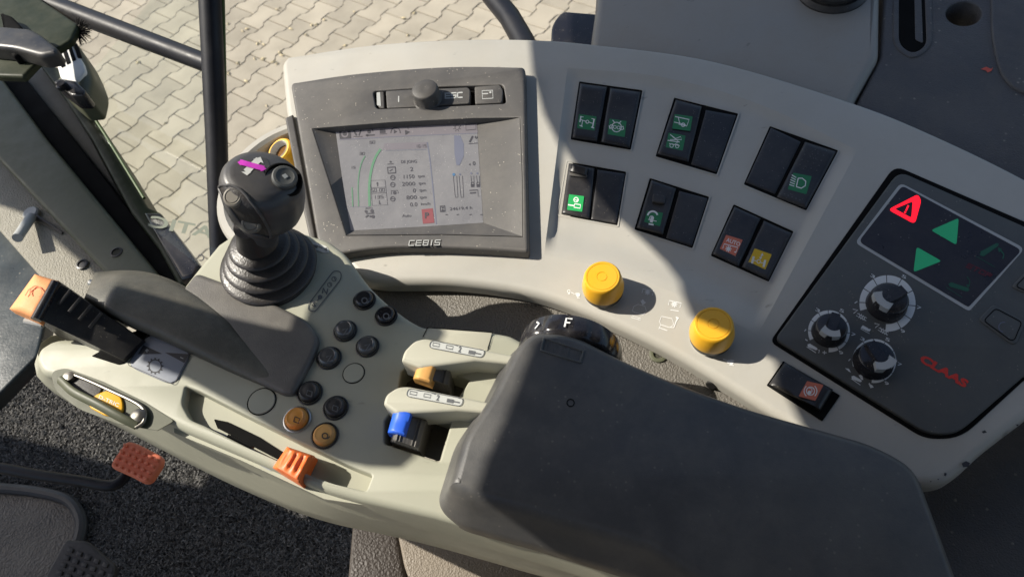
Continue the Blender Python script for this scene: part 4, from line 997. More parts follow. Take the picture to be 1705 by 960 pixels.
# ================================================================== ARM CONSOLE
ARMT = thing('arm_console', ARM.at(500, 700, -.05), 'olive beige arm console with push buttons, coloured levers and an orange throttle slider', 'armrest console')
def arm_console():
    t = ARMT; A = ARM
    deck = [(57, 600), (62, 580, 10), (90, 562, 20), (130, 563, 20), (165, 560), (230, 545), (285, 500), (326, 448, 10), (362, 405), (400, 380), (500, 384, 10), (545, 398, 10), (575, 420, 14)] \
        + [(610, 470, 20), (640, 500, 20), (680, 530, 20), (705, 543, 10), (800, 547, 10), (850, 556, 8)] + [(930, 600), (1300, 800), (1500, 1100), (1250, 1060), (1080, 966), (900, 910), (720, 860), (600, 833, 20), (530, 813, 30), (420, 764, 20), (300, 713, 20), (180, 654), (110, 632), (66, 622, 12)]
    slots = [rp([(668, 618, 3), (690, 600), (782, 632, 3), (760, 668), (664, 645)]), rp([(640, 700), (664, 668, 3), (752, 700, 4), (732, 768, 4), (640, 738, 4)])]
    thr = rp([(308, 642, 5), (330, 650), (420, 696), (500, 736), (580, 774), (620, 790, 5), (610, 817, 6), (545, 802), (482, 780), (400, 738), (340, 708), (316, 698, 8), (302, 672, 8)])
    trg = rp([(84, 618, 12), (110, 612, 10), (170, 634), (240, 668), (290, 700, 6), (262, 716), (200, 706, 10), (130, 680, 14), (92, 650, 12)])
    b = MB(); solid(b, A, rp(deck, 0, 6), -.055, 0, .006, holes=slots + [thr], seg=4); b.build('deck', 'armbeige', t, smooth=40)
    # outer skirt, flaring a bit lower
    sk = rp([(57, 605), (70, 560, 10), (420, 740), (900, 880), (1300, 990), (1300, 1150), (1060, 1010), (880, 955), (700, 905, 20), (540, 868, 20), (420, 824, 20), (300, 765, 20), (200, 712, 20), (110, 665, 16), (66, 630, 12)])
    up = spl([(120, 560), (72, 572), (59, 598), (70, 620), (120, 634), (180, 652), (300, 714), (420, 765), (530, 814), (600, 834), (720, 861), (900, 911), (1080, 967), (1250, 1060)], 6)
    lo = spl([(120, 560), (66, 590), (58, 612), (68, 634), (112, 668), (200, 712), (300, 764), (420, 822), (540, 867), (700, 903), (880, 953), (1060, 1005), (1250, 1100)], 6)
    def res(P, n):
        P = [V(p) for p in P]; L = [0]
        for i in range(1, len(P)): L.append(L[-1] + (P[i] - P[i - 1]).length)
        o = []
        for k in range(n):
            s = L[-1] * k / (n - 1); i = max(j for j in range(len(L)) if L[j] <= s + 1e-9); i = min(i, len(P) - 2); o.append(P[i].lerp(P[i + 1], (s - L[i]) / max(L[i + 1] - L[i], 1e-9)))
        return o
    up, lo = res(up, 70), res(lo, 70); K = 6; vs = []
    for k in range(K + 1):
        s = k / K; vs += [A.at(*(V((u.x + 4 * (1 - s), u.y - 9 * (1 - s))).lerp(l_, s)), -.008 - .125 * s) for u, l_ in zip(up, lo)]
    vs += [A.at(l_.x + 10, l_.y - 14, -.15) for l_ in lo]
    b = MB(); b.add(vs, [(k * 70 + i, k * 70 + i + 1, (k + 1) * 70 + i + 1, (k + 1) * 70 + i) for k in range(K + 1) for i in range(69)]); b.build('side_skirt', 'armbeige', t, smooth=50)
    for q in slots:
        b = MB(); fr = [A.at(x, y, -.022) for x, y in q]; b.add(fr, [tuple(range(len(fr)))]); b.build('slot_floor', 'palm', t, smooth=None)
    # palm rest: long bulge plus flat wrist pad
    b = MB(); ol = rp([(326, 452, 10), (420, 486), (512, 532, 12), (531, 562, 10), (522, 590), (488, 655, 8), (470, 654), (310, 580), (260, 540), (288, 500)], 4)
    solid(b, A, ol, -.004, .006, .004); b.build('wrist_pad', 'palm', t, smooth=40)
    spine = [V(p) for p in spl([(142, 492), (190, 512), (250, 533), (320, 566), (400, 604), (482, 640)], 8)]
    n_ = len(spine); vs = []; fs = []; K = 18
    for i, p in enumerate(spine):
        s = i / (n_ - 1); d = (spine[min(i + 1, n_ - 1)] - spine[max(i - 1, 0)]).normalized(); nn = V((d.y, -d.x))
        wu = (14 + 62 * math.sin(math.pi * min(1, s * .9 + .12)) ** .8) * (1 if s < .7 else 1 - (s - .7) * 1.5); wl = 26 * min(1, .3 + s * 2) * (1 - .25 * s)
        hh = .026 * (1 - s) ** 1.15 * min(1, .45 + s * 3.5) + .0065
        for k in range(K + 1):
            a_ = math.pi * k / K; cc = math.cos(a_); x = cc * (wl if cc > 0 else wu); q = p - nn * x
            vs.append(A.at(q.x, q.y, hh * math.sin(a_) ** .7 - .002))
    for i in range(n_ - 1):
        for k in range(K): a_ = i * (K + 1) + k; fs.append((a_, a_ + 1, a_ + K + 2, a_ + K + 1))
    fs.append(tuple(range(K + 1))); fs.append(tuple((n_ - 1) * (K + 1) + k for k in range(K, -1, -1)))
    b = MB(); b.add(vs, fs); b.build('palm_rest', 'bulge', t, smooth=60)
    # paddle lever with orange tip
    P1 = Plane(A.p + A.n * .018, A.n)
    b = MB(); qgrid(b, A, [(96, 466), (240, 566), (205, 600), (60, 530)], lambda u, v: (.040 - .036 * u) * min(1, rim(.06)(u, v) + .5) + .002, 14, 10, -.01); lv = b.build('thumb_lever', 'black', t, smooth=50)
    b = MB(); qgrid(b, A, [(58, 456), (98, 468), (62, 534), (16, 514)], lambda u, v: .034 + .010 * rim(.3)(u, v), 10, 10, .026); b.build('lever_tip', 'paleorange', lv, smooth=60)
    b = MB(); tube(b, [A.at(94, 470, .045), A.at(60, 532, .043)], .004, 12); b.build('tip_band', 'gloss', lv)
    for k in range(4):
        b = MB(); x, y = 110 + k * 17, 494 + k * 13; tube(b, [A.at(x + 8, y - 12, .0405 - k * .0043), A.at(x - 12, y + 12, .0405 - k * .0043)], .0013, 8); b.build('grip_rib', 'rubber', lv)
    a = Marks(lambda x, y: A.at(x, y, .0452)); a.line(circ(60, 486, 10, n=12, a0=150, a1=420), 2.2); a.line([(42, 492), (48, 482), (56, 478)], 2.2); a.build('symbol', 'orange', lv)
    b = MB(); tube(b, [A.at(42, 534, .024), A.at(72, 540, .022)], .0028, 10); b.build('lever_pin', 'lightgrey', t)
    b = MB(); solid(b, A, rp([(152, 592), (235, 545), (250, 556), (205, 604), (196, 606)], 2), -.002, .0012, .0005); b.build('lever_slot', 'gap', t)
    # label plate with wedges and a gear
    L3 = lambda h: Marks(A, h, 3.552, 0, 440)
    b = MB(); solid(b, A, rp(tf([(880, 395, 25), (1142, 505, 25), (1030, 718, 20), (745, 595, 20)], 3.552, 0, 440)), 0, .0012, .0005); lp = b.build('label_plate', 'armlabel', t)
    a = L3(.0014); a.line(rp([(884, 402, 25), (1136, 508, 25), (1027, 710, 20), (752, 592, 20)]), 4, closed=True)
    a.poly([(848, 476), (960, 528), (815, 530)]); a.poly([(975, 520), (1118, 530), (1090, 582)]); a.ring(917, 600, 37, 6)
    for k in range(12): c_, s_ = math.cos(k * .524), math.sin(k * .524); a.line([(917 + 38 * c_, 600 + 38 * s_), (917 + 49 * c_, 600 + 49 * s_)], 8)
    a.build('wedge_and_gear_symbol', 'ink', lp)
    a = L3(.0016); a.line([(858, 508), (880, 508)], 4); a.line([(869, 498), (869, 520)], 4); a.line([(1066, 548), (1084, 556)], 4); a.build('plus_and_minus', 'palegrey', lp)
    # oval grey side handle with yellow label
    b = MB(); solid(b, A, trg, .0, .0008, 0); b.build('handle_recess', 'olive', t)
    S1 = Plane(A.p, A.n)
    b = MB(); solid(b, A, rp(tf([(360, 690, 20), (400, 640, 30), (500, 660), (620, 720, 20), (560, 800), (520, 810), (420, 760)], 3.552, 0, 440)), .0006, .002, .001); b.build('recess_plate', 'rubber', t)
    b = MB(); solid(b, A, rp(tf([(556, 770, 10), (640, 738, 10), (722, 780, 12), (728, 862, 12), (690, 905, 20), (610, 888), (530, 845, 10), (520, 820)], 3.552, 0, 440)), .001, .003, .0012); yl = b.build('warning_label', 'yellow', t)
    a = L3(.0032); a.text('D-TRIC', (582, 790), (700, 842), up=(8, -20), bold=.01); a.build('lettering', 'cream', yl)
    b = MB(); tube(b, [A.at(x, y, h_) for (x, y), h_ in zip(spl([(100, 632), (122, 652), (160, 672), (200, 694), (228, 708)], 6), [.003 + .006 * math.sin(math.pi * i / 24) for i in range(25)])], .0036, 12, .6); b.build('release_handle', 'olive', t)
    b = MB(); tube(b, [A.at(x, y, .0035) for x, y in spl([(104, 636), (112, 622), (130, 626), (180, 648), (235, 676), (240, 700), (226, 712)], 6)], .0015, 10); b.build('wire_bracket', 'dullmetal', t)
    b = MB(); lathe(b, A.at(232, 694, .002), A.n, [(.006, 0), (.006, .003), (.003, .005), (.001, .005)], 20); b.build('pivot', 'dullmetal', t); b = MB(); lathe(b, A.at(118, 628, .002), A.n, [(.0045, 0), (.004, .003), (.001, .004)], 16); b.build('pivot', 'dullmetal', t)
    # throttle recess, scale and slider
    TF = Plane(A.p - A.n * .011, A.n); b = MB(); solid(b, A, rp([(290, 620), (420, 670), (650, 770), (640, 845), (540, 830), (400, 765), (290, 720)]), -.02, -.011, 0, href=-.011); b.build('slider_recess', 'armbeige', t)
    b = MB(); solid(b, TF, rp([(356, 697, 3), (380, 702), (430, 726), (480, 758), (474, 770), (420, 742), (362, 712)]), .0004, .0012, 0); b.build('slider_slot', 'gap', t)
    a = Marks(TF, .0008); a.poly(spl([(345, 712), (400, 735), (455, 772), (448, 782), (390, 748), (345, 724)], 4, True)); a.build('slider_scale', 'armlabel', t)
    a = Marks(TF, .0013); a.poly([(380, 722), (420, 742), (415, 750), (376, 730)]); a.build('scale_print', 'gap', t)
    b = MB(); qgrid(b, A, [(478, 743), (523, 758), (500, 806), (454, 778)], lambda u, v: .000 + .011 * rim(.22)(u, v) + .0012 * math.sin(u * 25) * (0 if v < .15 or v > .75 else 1), 30, 10, -.010); b.build('throttle_slider', 'orange', t, smooth=50)
    b = MB(); qgrid(b, A, [(330, 690), (300, 668), (296, 640), (322, 650)], lambda u, v: .008 * rim(.2)(u, v) + .001, 8, 8, -.002); b.build('recess_cheek', 'armbeige', t, smooth=60) if 0 else None
    # lighter shelf by the slider
    # buttons
    def button(x, y, r, m, ring='black', hh=.0045, label=None, sym=None):
        s = (A.at(x, y) - A.at(x + 1, y)).length
        b = MB(); c = A.at(x, y)
        lathe(b, c, A.n, [(s * r, -.001), (s * r, .0008), (s * r * .92, .0012), (s * r * .86, .0006)], 32, cap1=False); ro = b.build('push_button', ring, t, label)
        b = MB(); q = s * r * .80; lathe(b, c, A.n, [(q, 0), (q, hh * .55), (q * .97, hh * .75), (q * .88, hh), (q * .74, hh * 1.16), (q * .68, hh * 1.12), (q * .4, hh * 1.22), (.0003, hh * 1.25)], 32); b.build('button_cap', m, ro)
        if sym:
            a = Marks(A, hh * 1.3, 1, x, y); sym(a, r); a.build('symbol', 'inkgrey' if m != 'amber' and m != 'orangebtn' else 'rubber', ro)
    def z_(a, r): a.line([(-5, -2), (4, -5), (-3, 6), (6, 3)], 2.4)
    def o_s(a, r): a.ring(0, 0, 4.5, 2); a.line([(4, 5), (8, 1)], 1.8)
    def bar(a, r): a.line([(-4, -5), (4, -2), (2, 6), (-6, 3)], 1.8, closed=True)
    button(607, 500, 19, 'gloss', sym=o_s); button(643, 526, 19, 'gloss', sym=o_s); button(575, 551, 20, 'glarecap', 'black', .006, 'push button with a black cap, glare painted in as paler grey', z_); button(612, 577, 20, 'glarecap', 'black', .005, 'push button with a black cap, glare painted in as paler grey', z_)
    button(548, 596, 21, 'glarecap', 'black', .005, 'push button with a black cap, glare painted in as paler grey', z_); button(516, 654, 21.5, 'black', sym=bar); button(559, 679, 21.5, 'black', sym=bar)
    button(495, 698, 23, 'orangebtn', 'metal', .005, 'push button with a rubbed orange cap in a metal ring', sym=bar); button(541, 725, 23, 'amber', 'black', .004, 'push button with a dirty amber cap', sym=o_s)
    for x, y, r in ((436, 668, 24), (589, 621, 18.5)):
        s = (A.at(x, y) - A.at(x + 1, y)).length; b = MB(); lathe(b, A.at(x, y), A.n, [(s * r, -.001), (s * r, .0003), (s * r * .93, .0003), (s * r * .92, -.0005)], 40, cap1=False); gg = b.build('blanking_cap', 'gap', t)
        b = MB(); lathe(b, A.at(x, y), A.n, [(s * r * .92, -.001), (s * r * .92, .0004), (s * r * .88, .0009), (.0004, .0011)], 40); b.build('cap_disc', 'armbeige', gg)
    # ribs with printed strips, lever wells
    def rib(pts, strip, h=.020):
        b = MB(); solid(b, A, rp(pts), -.004, h, .0025, href=h); rb = b.build('divider_rib', 'armshelf', t, smooth=40)
        b = MB(); solid(b, A, rp(strip, 8), h - .0002, h + .0003, 0); st = b.build('shift_strip', 'labelbg', rb)
        a = Marks(A, h + .0006); p0 = V(strip[0]).lerp(V(strip[3]), .5); p1 = V(strip[1]).lerp(V(strip[2]), .5); d = p1 - p0
        at = lambda s, k=0: tuple(p0 + d * s + V((-.25, 1)) * k)
        a.line(rp(strip, 8), 1.2, closed=True)
        a.line([at(.05, 2), at(.17, 2), at(.17, -3), at(.05, -3)], 1.4, closed=True); a.line([at(.16, -6), at(.24, -6)], 1.2); a.line([at(.30, 2), at(.42, 2), at(.42, -3), at(.30, -3)], 1.4, closed=True); a.line([at(.42, -6), at(.5, -5)], 1.2)
        a.text('2', at(.53, 4), at(.58, 4), up=(2, -9), bold=.03); a.poly([at(.72, 4), at(.84, 4), at(.84, -2), at(.72, -2)]); a.line([at(.84, 1), at(.95, 1)], 2.2); a.line([at(.9, -6), at(.95, -6)], 1.4); a.build('symbols', 'inkgrey', rb)
    rib([(668, 600, 3), (672, 584, 10), (690, 566, 8), (708, 562, 6), (862, 592, 3), (858, 606, 3), (790, 600), (700, 612, 4)], [(718, 566), (808, 583), (803, 595), (714, 578)])
    rib([(638, 672, 3), (642, 656, 10), (662, 643, 8), (680, 642, 6), (830, 672, 3), (826, 688, 3), (760, 683), (660, 688, 4)], [(680, 646), (772, 663), (768, 676), (676, 659)])
    for k, (q, tip, m) in enumerate((([(712, 592), (756, 606), (750, 646), (694, 626)], [(702, 588), (733, 596), (718, 640), (688, 630)], 'amber'), ([(664, 678), (714, 698), (700, 752), (650, 735)], [(658, 675), (690, 684), (676, 728), (645, 720)], 'blue'))):
        lb = 'black paddle lever with a %s stripe' % ('tan orange' if k == 0 else 'bright blue')
        b = MB(); qgrid(b, A, q, lambda u, v: -.004 + .022 * (rim(.18)(u, v)) * (1 - .45 * u) + .0007 * math.sin(u * 50), 26, 10, -.02); lo = b.build('paddle_lever', 'leverbody', t, lb, smooth=60)
        b = MB(); qgrid(b, A, tip, lambda u, v: .0105 + .0085 * rim(.25)(u, v) + .002 * abs(v - .5), 8, 14, .004); b.build('colour_stripe', m, lo, smooth=60)
    # lid and strips by the joystick
    b = MB(); solid(b, A, rp([(712, 545, 4), (820, 552, 4), (812, 584, 4), (800, 582), (704, 562, 4)]), -.001, .0008, .0005); b.build('fuse_lid', 'armshelf', t)
    a = Marks(A, .0012); a.line([(712, 545), (704, 561)], 1.5); a.line([(712, 545), (820, 553), (812, 580)], 1.2); a.build('lid_gap', 'gap', t)
    a = Marks(A, .0006); st = rp([(556, 450, 6), (568, 452, 6), (568, 464, 6), (524, 519, 6), (513, 516, 6), (514, 506, 6)]); a.line(st, 1.6, closed=True)
    d = V((-42, 54)).normalized(); n_ = V((d.y, -d.x))
    for k, g_ in enumerate(('5', '-', 'N', '~', '0')[::-1]):
        pass
    for k, s_ in enumerate((.12, .3)): p = V((561, 458)) + d * 66 * s_; a.ring(p.x, p.y, 3.6, 1.2); a.line([tuple(p + n_ * 3), tuple(p - n_ * 3 - d * 3)], 1.2)
    p = V((561, 458)) + d * 30; a.text('N', tuple(p + V((-7, 6))), tuple(p + V((2, 8))), up=(2, -9), bold=.02)
    p = V((561, 458)) + d * 46; a.disc(p.x, p.y, 3.8); a.line([tuple(p), tuple(p + d * 9)], 1.5); a.text('S', tuple(p + d * 17 + V((-4, 0))), tuple(p + d * 17 + V((3, 4))), up=(2, -8), bold=.02)
    a.build('shift_symbols', 'inkgrey', t)
    b = MB(); solid(b, A, rp([(492, 392, 4), (545, 410, 5), (549, 420, 4), (540, 421, 4), (488, 402, 4)]), 0, .0005, 0); st = b.build('shift_strip', 'labelbg', t)
    a = Marks(A, .0009); a.text('2', (507, 404), (512, 406), up=(1, -7), bold=.03); a.poly([(520, 406), (530, 409), (528, 413), (518, 410)]); a.line([(530, 410), (537, 413)], 1.5); a.text('4', (539, 417), (544, 419), up=(1, -7)); a.build('symbols', 'inkgrey', st)
    # flange pieces beside the levers
    # speed dial wheel
    c = A.at(949, 590, -.006); ax = (A.n * .50 - UR * .80 - XR * .12).normalized()
    b = MB(); lathe(b, c, ax, [(.036, -.011), (.0397, -.009), (.0408, -.004), (.0408, .005), (.039, .008), (.037, .009), (.035, .0088), (.033, .0075), (.001, .0075)], 96, fn=lambda a_, hh: 1 - (.035 * max(0, math.sin(a_ * 12)) if hh > -.006 else 0)); wd = b.build('thumbwheel', 'gloss', t, smooth=40)
    e1 = (XR - ax * XR.dot(ax)).normalized(); e2 = ax.cross(e1)
    def ws(x, y): return c + ax * (-.0005 + y) + (e1 * math.sin(x / .0408) + e2 * math.cos(x / .0408)) * .0412
    if e2.dot(UR) < 0: e2 = -e2
    a = Marks(lambda x, y: ws(x, -y)); a.line([(-.006, -.004), (-.006, .004), (-.0015, .004)], .0013); a.line([(-.006, .0002), (-.0025, .0002)], .0013); a.line([(-.031, -.003), (-.028, .001), (-.031, .0035)], .0013); a.build('lettering', 'white', wd)
arm_console()

# ---- armrest pad
def armrest():
    A = ARM; t = thing('armrest_pad', A.at(1100, 800), 'large dark grey soft armrest pad with rounded edges', 'armrest')
    base = rp([(726, 842, 46), (757, 742, 20), (800, 680, 20), (842, 596, 20), (882, 562, 26), (960, 566, 40), (1060, 618, 60), (1220, 680, 60), (1440, 742, 110), (1520, 790, 70), (1560, 900, 60), (1640, 1120, 30), (1300, 1120), (1060, 960), (880, 905), (764, 874, 46)], 0, 9)
    b = MB(); solid(b, A, base, -.01, .040, 0, href=.004, prof=[(0, .003), (.0015, .007), (.004, .012), (.0095, .026), (.0108, .0305), (.0125, .0345), (.0145, .0375), (.0165, .0392), (.0190, .0400)]); b.build('cushion', 'pad', t, smooth=60)
    h = .040
    b = MB(); solid(b, A, rp([(904, 560, 2), (974, 582, 2), (968, 604, 2), (899, 583, 2)]), h - .001, h + .0009, .0006, holes=[rp([(908, 564, 1), (970, 584, 1), (965, 600, 1), (903, 581, 1)])[::-1]]); b.build('logo_frame', 'panel', t)
    a = Marks(A, h + .0006)
    for p in ([(908, 582), (912, 570), (918, 568), (920, 586)], [(926, 572), (923, 588)], [(930, 590), (938, 575), (943, 593)], [(948, 578), (944, 592), (952, 594)], [(958, 584), (962, 590), (966, 584)]): a.line(p, 1.6)
    a.build('logo_relief', 'panel', t)
    a = Marks(A, h + .0003); a.ring(950, 670, 6, 1.6, a0=0, a1=360); a.build('dimple', 'gap', t)
armrest()

# ---- joystick
def joystick():
    A = ARM; base = A.at(451, 448, 0); H = A.at(438, 322, .088 * AS); ax = (H - base).normalized()
    t = thing('drive_joystick', base, 'dark grey joystick with bellows boot and a magenta and cream cross on its head', 'joystick')
    prof = [(.0375, -.002), (.0382, .001), (.037, .0035)]
    z = .0035; r = .0365
    for k in range(4):
        r2 = r - .0050; prof += [(r - .0035, z), (r + .0008, z + .0014), (r + .0022, z + .0030), (r + .0016, z + .0044), (r - .0016, z + .0056), (r2 - .0022, z + .0070), (r2 - .0040, z + .0080)]; z += .0084; r = r2
    prof += [(r - .0002, z), (r - .002, z + .006), (.0128, z + .012), (.0122, z + .02)]
    prof = [(a_ * AS, b_ * AS) for a_, b_ in prof]
    b = MB(); lathe(b, base, (A.n * .75 + ax * .25), prof, 48); b.build('boot', 'boot', t, smooth=60)
    nb = base + (A.n * .75 + ax * .25).normalized() * .034
    # grip head as a lofted body of revolution, squashed
    L_ = (H - nb).length; gx = (H - nb).normalized(); e1 = (XR - gx * XR.dot(gx)).normalized(); e2 = gx.cross(e1)
    if e2.dot(UR) < 0: e2 = -e2
    RR = 1.06
    ks = [(-.060, .0120, .0), (-.048, .0122, 0), (-.038, .0128, 0), (-.032, .0150, .0005), (-.025, .0196, .001), (-.017, .0238, .0015), (-.008, .0260, .001), (.001, .0268, .0), (.008, .0266, -.0006), (.0135, .0254, -.001), (.0175, .0228, -.0014), (.0200, .0190, -.0012), (.0216, .0130, -.0005), (.0223, .006, 0), (.0225, .0003, 0)]
    ks = [tuple(q * AS for q in k_) for k_ in ks]
    def headpt(s, a_):
        # s = height along gx, a_ = angle
        for i in range(len(ks) - 1):
            if ks[i][0] <= s <= ks[i + 1][0]: f_ = (s - ks[i][0]) / (ks[i + 1][0] - ks[i][0]); r_ = ks[i][1] * (1 - f_) + ks[i + 1][1] * f_; o_ = ks[i][2] * (1 - f_) + ks[i + 1][2] * f_; break
        return H + gx * s + e1 * (r_ * 1.09 * math.cos(a_) + o_) + e2 * r_ * 1.03 * math.sin(a_)
    seg = 48; vs = []; fs = []; hs = []
    for i in range(len(ks) - 1):
        for k in range(3):
            hs.append(ks[i][0] + (ks[i + 1][0] - ks[i][0]) * k / 3)
    hs.append(ks[-1][0])
    for s in hs:
        for k in range(seg): vs.append(headpt(s, 2 * math.pi * k / seg))
    for i in range(len(hs) - 1):
        for k in range(seg): j = (k + 1) % seg; fs.append((i * seg + k, i * seg + j, (i + 1) * seg + j, (i + 1) * seg + k))
    fs.append(tuple(range(seg))[::-1]); fs.append(tuple((len(hs) - 1) * seg + k for k in range(seg)))
    from mathutils.bvhtree import BVHTree
    bv = BVHTree.FromPolygons([tuple(v) for v in vs], fs)
    b = MB(); b.add(vs, fs); hd = b.build('grip', 'palm' if 0 else 'termgrip', t, smooth=80)
    def on(px, py, lift=0.0006):
        d = ray(px, py).normalized(); loc, nrm, i, ds = bv.ray_cast(CP, d)
        if loc is None: loc, nrm, i, ds = bv.find_nearest(CP + d * (H - CP).length)
        if nrm.dot(d) > 0: nrm = -nrm
        return loc + nrm * lift, nrm
    E_ = lambda h: Marks(lambda x, y: on(x, y, h)[0], 0, 3.2, 340, 220)
    def dense(p, k=6):
        o = []
        for i in range(len(p)):
            a_, c_ = V(p[i][:2]), V(p[(i + 1) % len(p)][:2]); o += [tuple(a_.lerp(c_, j / k)) for j in range(k)]
        return o
    a = E_(.0004); a.poly(dense([(285, 138), (315, 148), (312, 162), (290, 172), (268, 166), (250, 190)])) if 0 else None
    a.line([tuple(V((290, 148)).lerp(V((222, 214)), k / 8)) for k in range(9)], 34); a.poly([(262, 146), (300, 134), (316, 168)]); a.poly([(198, 212), (252, 214), (228, 232)]); a.build('cream_cross_bar', 'cream', hd)
    a = E_(.0009); a.line([tuple(V((190, 163)).lerp(V((318, 198)), k / 10)) for k in range(11)], 27); a.poly([(178, 165), (205, 150), (196, 182)]); a.poly([(332, 200), (304, 182), (300, 214)]); a.build('magenta_cross_bar', 'magenta', hd)
    a = E_(.0005); a.line(spl([(300, 128), (330, 148), (340, 182), (325, 212)], 6), 4); a.build('outline_arc', 'panel', hd)
    # top right push button in a dark cup
    p, nn = on(472, 298, 0); nn = (nn + (CP - p).normalized() * .5).normalized()
    b = MB(); lathe(b, p - nn * .0015, nn, [(.0142, -.004), (.0140, .0005), (.0128, .0015), (.0118, .0002), (.0114, -.001), (.001, -.001)], 40); b.build('button_cup', 'gap', hd)
    b = MB(); lathe(b, p - nn * .002 + XR * .0006, nn, [(.0092, 0), (.0092, .0055), (.0084, .0066), (.0066, .0068), (.0060, .0064), (.001, .0064)], 36); tb = b.build('top_button', 'panel', hd)
    fr = (XR - nn * XR.dot(nn)).normalized(); f2 = nn.cross(fr); cc = p + nn * .0048 + XR * .0006
    a = Marks(lambda x, y: cc + fr * (x * .001) + f2 * (y * .001)); a.poly([(-2.4, 0), (0, -2.2), (2.4, 0), (0, 2.2)]); a.build('button_symbol', 'palegrey', hd)
    # oval side recess with two buttons
    a = E_(.0005); ov = dense(spl([(85, 290), (130, 284), (190, 305), (250, 370), (310, 450), (352, 535), (345, 556), (300, 545), (235, 520), (170, 440), (105, 345)], 4, True), 2)
    ctr = on(340 + 215 / 3.2, 220 + 410 / 3.2, .0006)[0]
    vs2 = [on(340 + x / 3.2, 220 + y / 3.2, .0007)[0] for x, y in ov]; N = len(ov)
    rings = [vs2]
    for f_ in (.75, .5, .25):
        rings.append([on(340 + (215 + (x - 215) * f_) / 3.2, 220 + (410 + (y - 410) * f_) / 3.2, .0007)[0] for x, y in ov])
    b = MB(); allv = sum(rings, []) + [ctr]; ff = []
    for k in range(3):
        for i in range(N): j = (i + 1) % N; ff.append((k * N + i, k * N + j, (k + 1) * N + j, (k + 1) * N + i))
    for i in range(N): ff.append((3 * N + i, 3 * N + (i + 1) % N, 4 * N))
    b.add(allv, ff); b.build('side_recess', 'boot', hd, smooth=80)
    b = MB(); tube(b, vs2 + [vs2[0]], .0011, 8); b.build('recess_lip', 'termgrip', hd)
    for k, (x, y) in enumerate(((388, 328), (418, 372))):
        p, nn = on(x, y, 0); nn = (nn * .6 - XR * .15 + UR * .3 + (CP - p).normalized() * .7).normalized()
        b = MB(); lathe(b, p - nn * .003, nn, [(.0078, 0), (.0075, .0020), (.0070, .0038), (.0056, .0045), (.0048, .0040), (.0042, .0045), (.001, .0045)], 32); b.build('side_button', 'taupe', hd)
joystick()

# ================================================================== ADDED UNSEEN PLATES AND BLOCKS THAT CAST THE SHADE (above and beside the camera)
def shade(name, pl, pts, dist, mt, label, cat, thick=.02):
    """an added unseen plate towards the sun, cut to the outline of the shade wanted on plane pl"""
    q = [pl.at(x, y) + SUN * dist for x, y in pts]
    c = sum(q, V((0, 0, 0))) / len(q)
    cp = Plane(c, pl.n); fr = Frame(cp); l = [fr.to2(p - cp.n * (p - c).dot(cp.n)) for p in q]
    b = MB(); N = len(l); vs = [fr.to3(p, 0) for p in l] + [fr.to3(p, thick) for p in l]
    fs = [(i, (i + 1) % N, N + (i + 1) % N, N + i) for i in range(N)]
    T_ = tess([l]); fs += [tuple(t) for t in T_] + [tuple(N + i for i in t) for t in T_]
    b.add(vs, fs); o = b.build(name, mt, smooth=None); props(o, label, cat); return o
shade('console_shade_plate', CON, [(880, 55), (886, 120), (905, 190), (930, 240), (960, 290), (1010, 350), (1065, 400), (1095, 430), (1125, 465), (1150, 525), (1200, 560), (1290, 600), (1305, 650), (1335, 710), (1500, 830), (1900, 950), (2200, 400), (1900, -300), (1000, -300), (885, -60)], .85,
      'olive', 'olive plate added overhead, cut to the shade on the console, out of view', 'shade plate')  # unseen plate, cut to the shade wanted on the console
PADT = Plane(ARM.p + ARM.n * .038, ARM.n)
shade('pad_shade_plate', PADT, [(894, 570), (868, 640), (845, 700), (815, 765), (795, 830), (820, 900), (860, 960), (900, 1150), (1900, 1250), (1900, 830), (1560, 765), (1440, 728), (1220, 655), (1060, 588), (960, 548)], .80,
      'olive', 'olive plate added beside the driver to shade the armrest pad, out of view', 'frame member')  # added plate that shapes the shade over the armrest pad
shade('deck_shade_plate', ARM, [(262, 506), (350, 527), (440, 548), (500, 558), (512, 515), (540, 480), (590, 470), (640, 492), (696, 546), (680, 572), (668, 590), (662, 640), (628, 690), (640, 748), (615, 768), (560, 766), (480, 730), (400, 680), (310, 630), (236, 602)], .62,
      'black', 'dark plate added to the left to shade the arm console deck, out of view', 'steering column')  # invented outline, there only to shade the buttons and palm rest
shade('floor_shade_plate', FLOOR, [(-300, 690), (0, 724), (84, 743), (135, 760), (262, 797), (343, 814), (357, 788), (422, 822), (470, 850), (520, 872), (600, 888), (664, 896), (672, 960), (690, 1200), (-500, 1200)], 1.25,
      'black', 'dark plate added left of the floor to shade the carpet, out of view', 'floor_shade_plate')  # unseen plate that draws the shade edge across the carpet
SP = vplane(150, 300, 1.02, 1000, 1300)
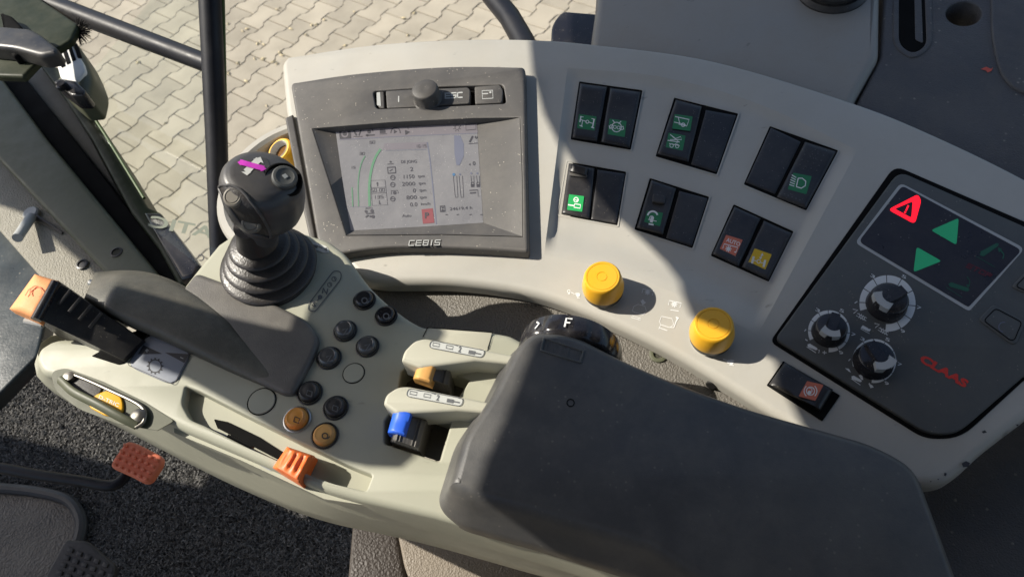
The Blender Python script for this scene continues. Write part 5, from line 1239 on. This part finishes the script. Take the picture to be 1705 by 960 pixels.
shade('pillar_shade_plate', SP, [(-260, -160), (60, -160), (128, -60), (130, 55), (64, 102), (74, 130), (110, 168), (265, 410), (312, 462), (300, 510), (150, 482), (104, 427), (0, 337), (-260, 250)], 1.0,
      'olive', 'olive plate added left of the door to shade the pillar base, out of view', 'post')  # plate added to keep the sun off the pillar strip
def block(name, lo, hi, mt, label, cat):
    b = MB(); (x0, y0, z0), (x1, y1, z1) = lo, hi
    b.add([(x, y, z) for z in (z0, z1) for y in (y0, y1) for x in (x0, x1)], [(0, 1, 3, 2), (4, 5, 7, 6), (0, 1, 5, 4), (2, 3, 7, 6), (0, 2, 6, 4), (1, 3, 7, 5)])
    o = b.build(name, mt, smooth=None); props(o, label, cat); bv_ = o.modifiers.new('b', 'BEVEL'); bv_.width = .04; bv_.segments = 4; return o
block('sky_block_seat', (-.95, -.95, 1.5), (.55, -.22, 2.25), 'darktrim', 'dark seat-sized block added below the view to hold back sky light', 'seat')  # added box that darkens the floor by hiding sky
block('sky_block_cowl', (-1.85, -.5, 1.45), (-1.3, .75, 1.66), 'black', 'black low block added left of the view to hold back sky light', 'sky block')  # added low box, dims the sky light around the carpet
block('sky_block_roof', (-.9, -1.0, 3.0), (1.2, .33, 3.05), 'housingbeige', 'grey roof slab added above the driver to cut sky light, out of view', 'roof liner')  # added slab, cuts overhead sky so shaded areas go darker
for o_ in ('sky_block_roof', 'pillar_shade_plate', 'sky_block_seat', 'sky_block_cowl', 'console_shade_plate', 'pad_shade_plate', 'deck_shade_plate', 'floor_shade_plate'):
    o_ = bpy.data.objects[o_]; me_ = o_.data; bpy.context.view_layer.update()
    best = None
    for v in me_.vertices:
        p = o_.matrix_world @ v.co - CP; d_ = p.dot(FW)
        if d_ > 0:
            X = 852.5 + FPX * p.dot(XR) / d_; Y = 480 - FPX * p.dot(UR) / d_
            if -20 < X < 1725 and -20 < Y < 980: best = (round(X), round(Y))
    print('CASTER', o_.name, 'in frame' if best else 'out of frame', best)
print('SUN elev', math.degrees(SUNE), 'az', math.degrees(SUNA), SUN)
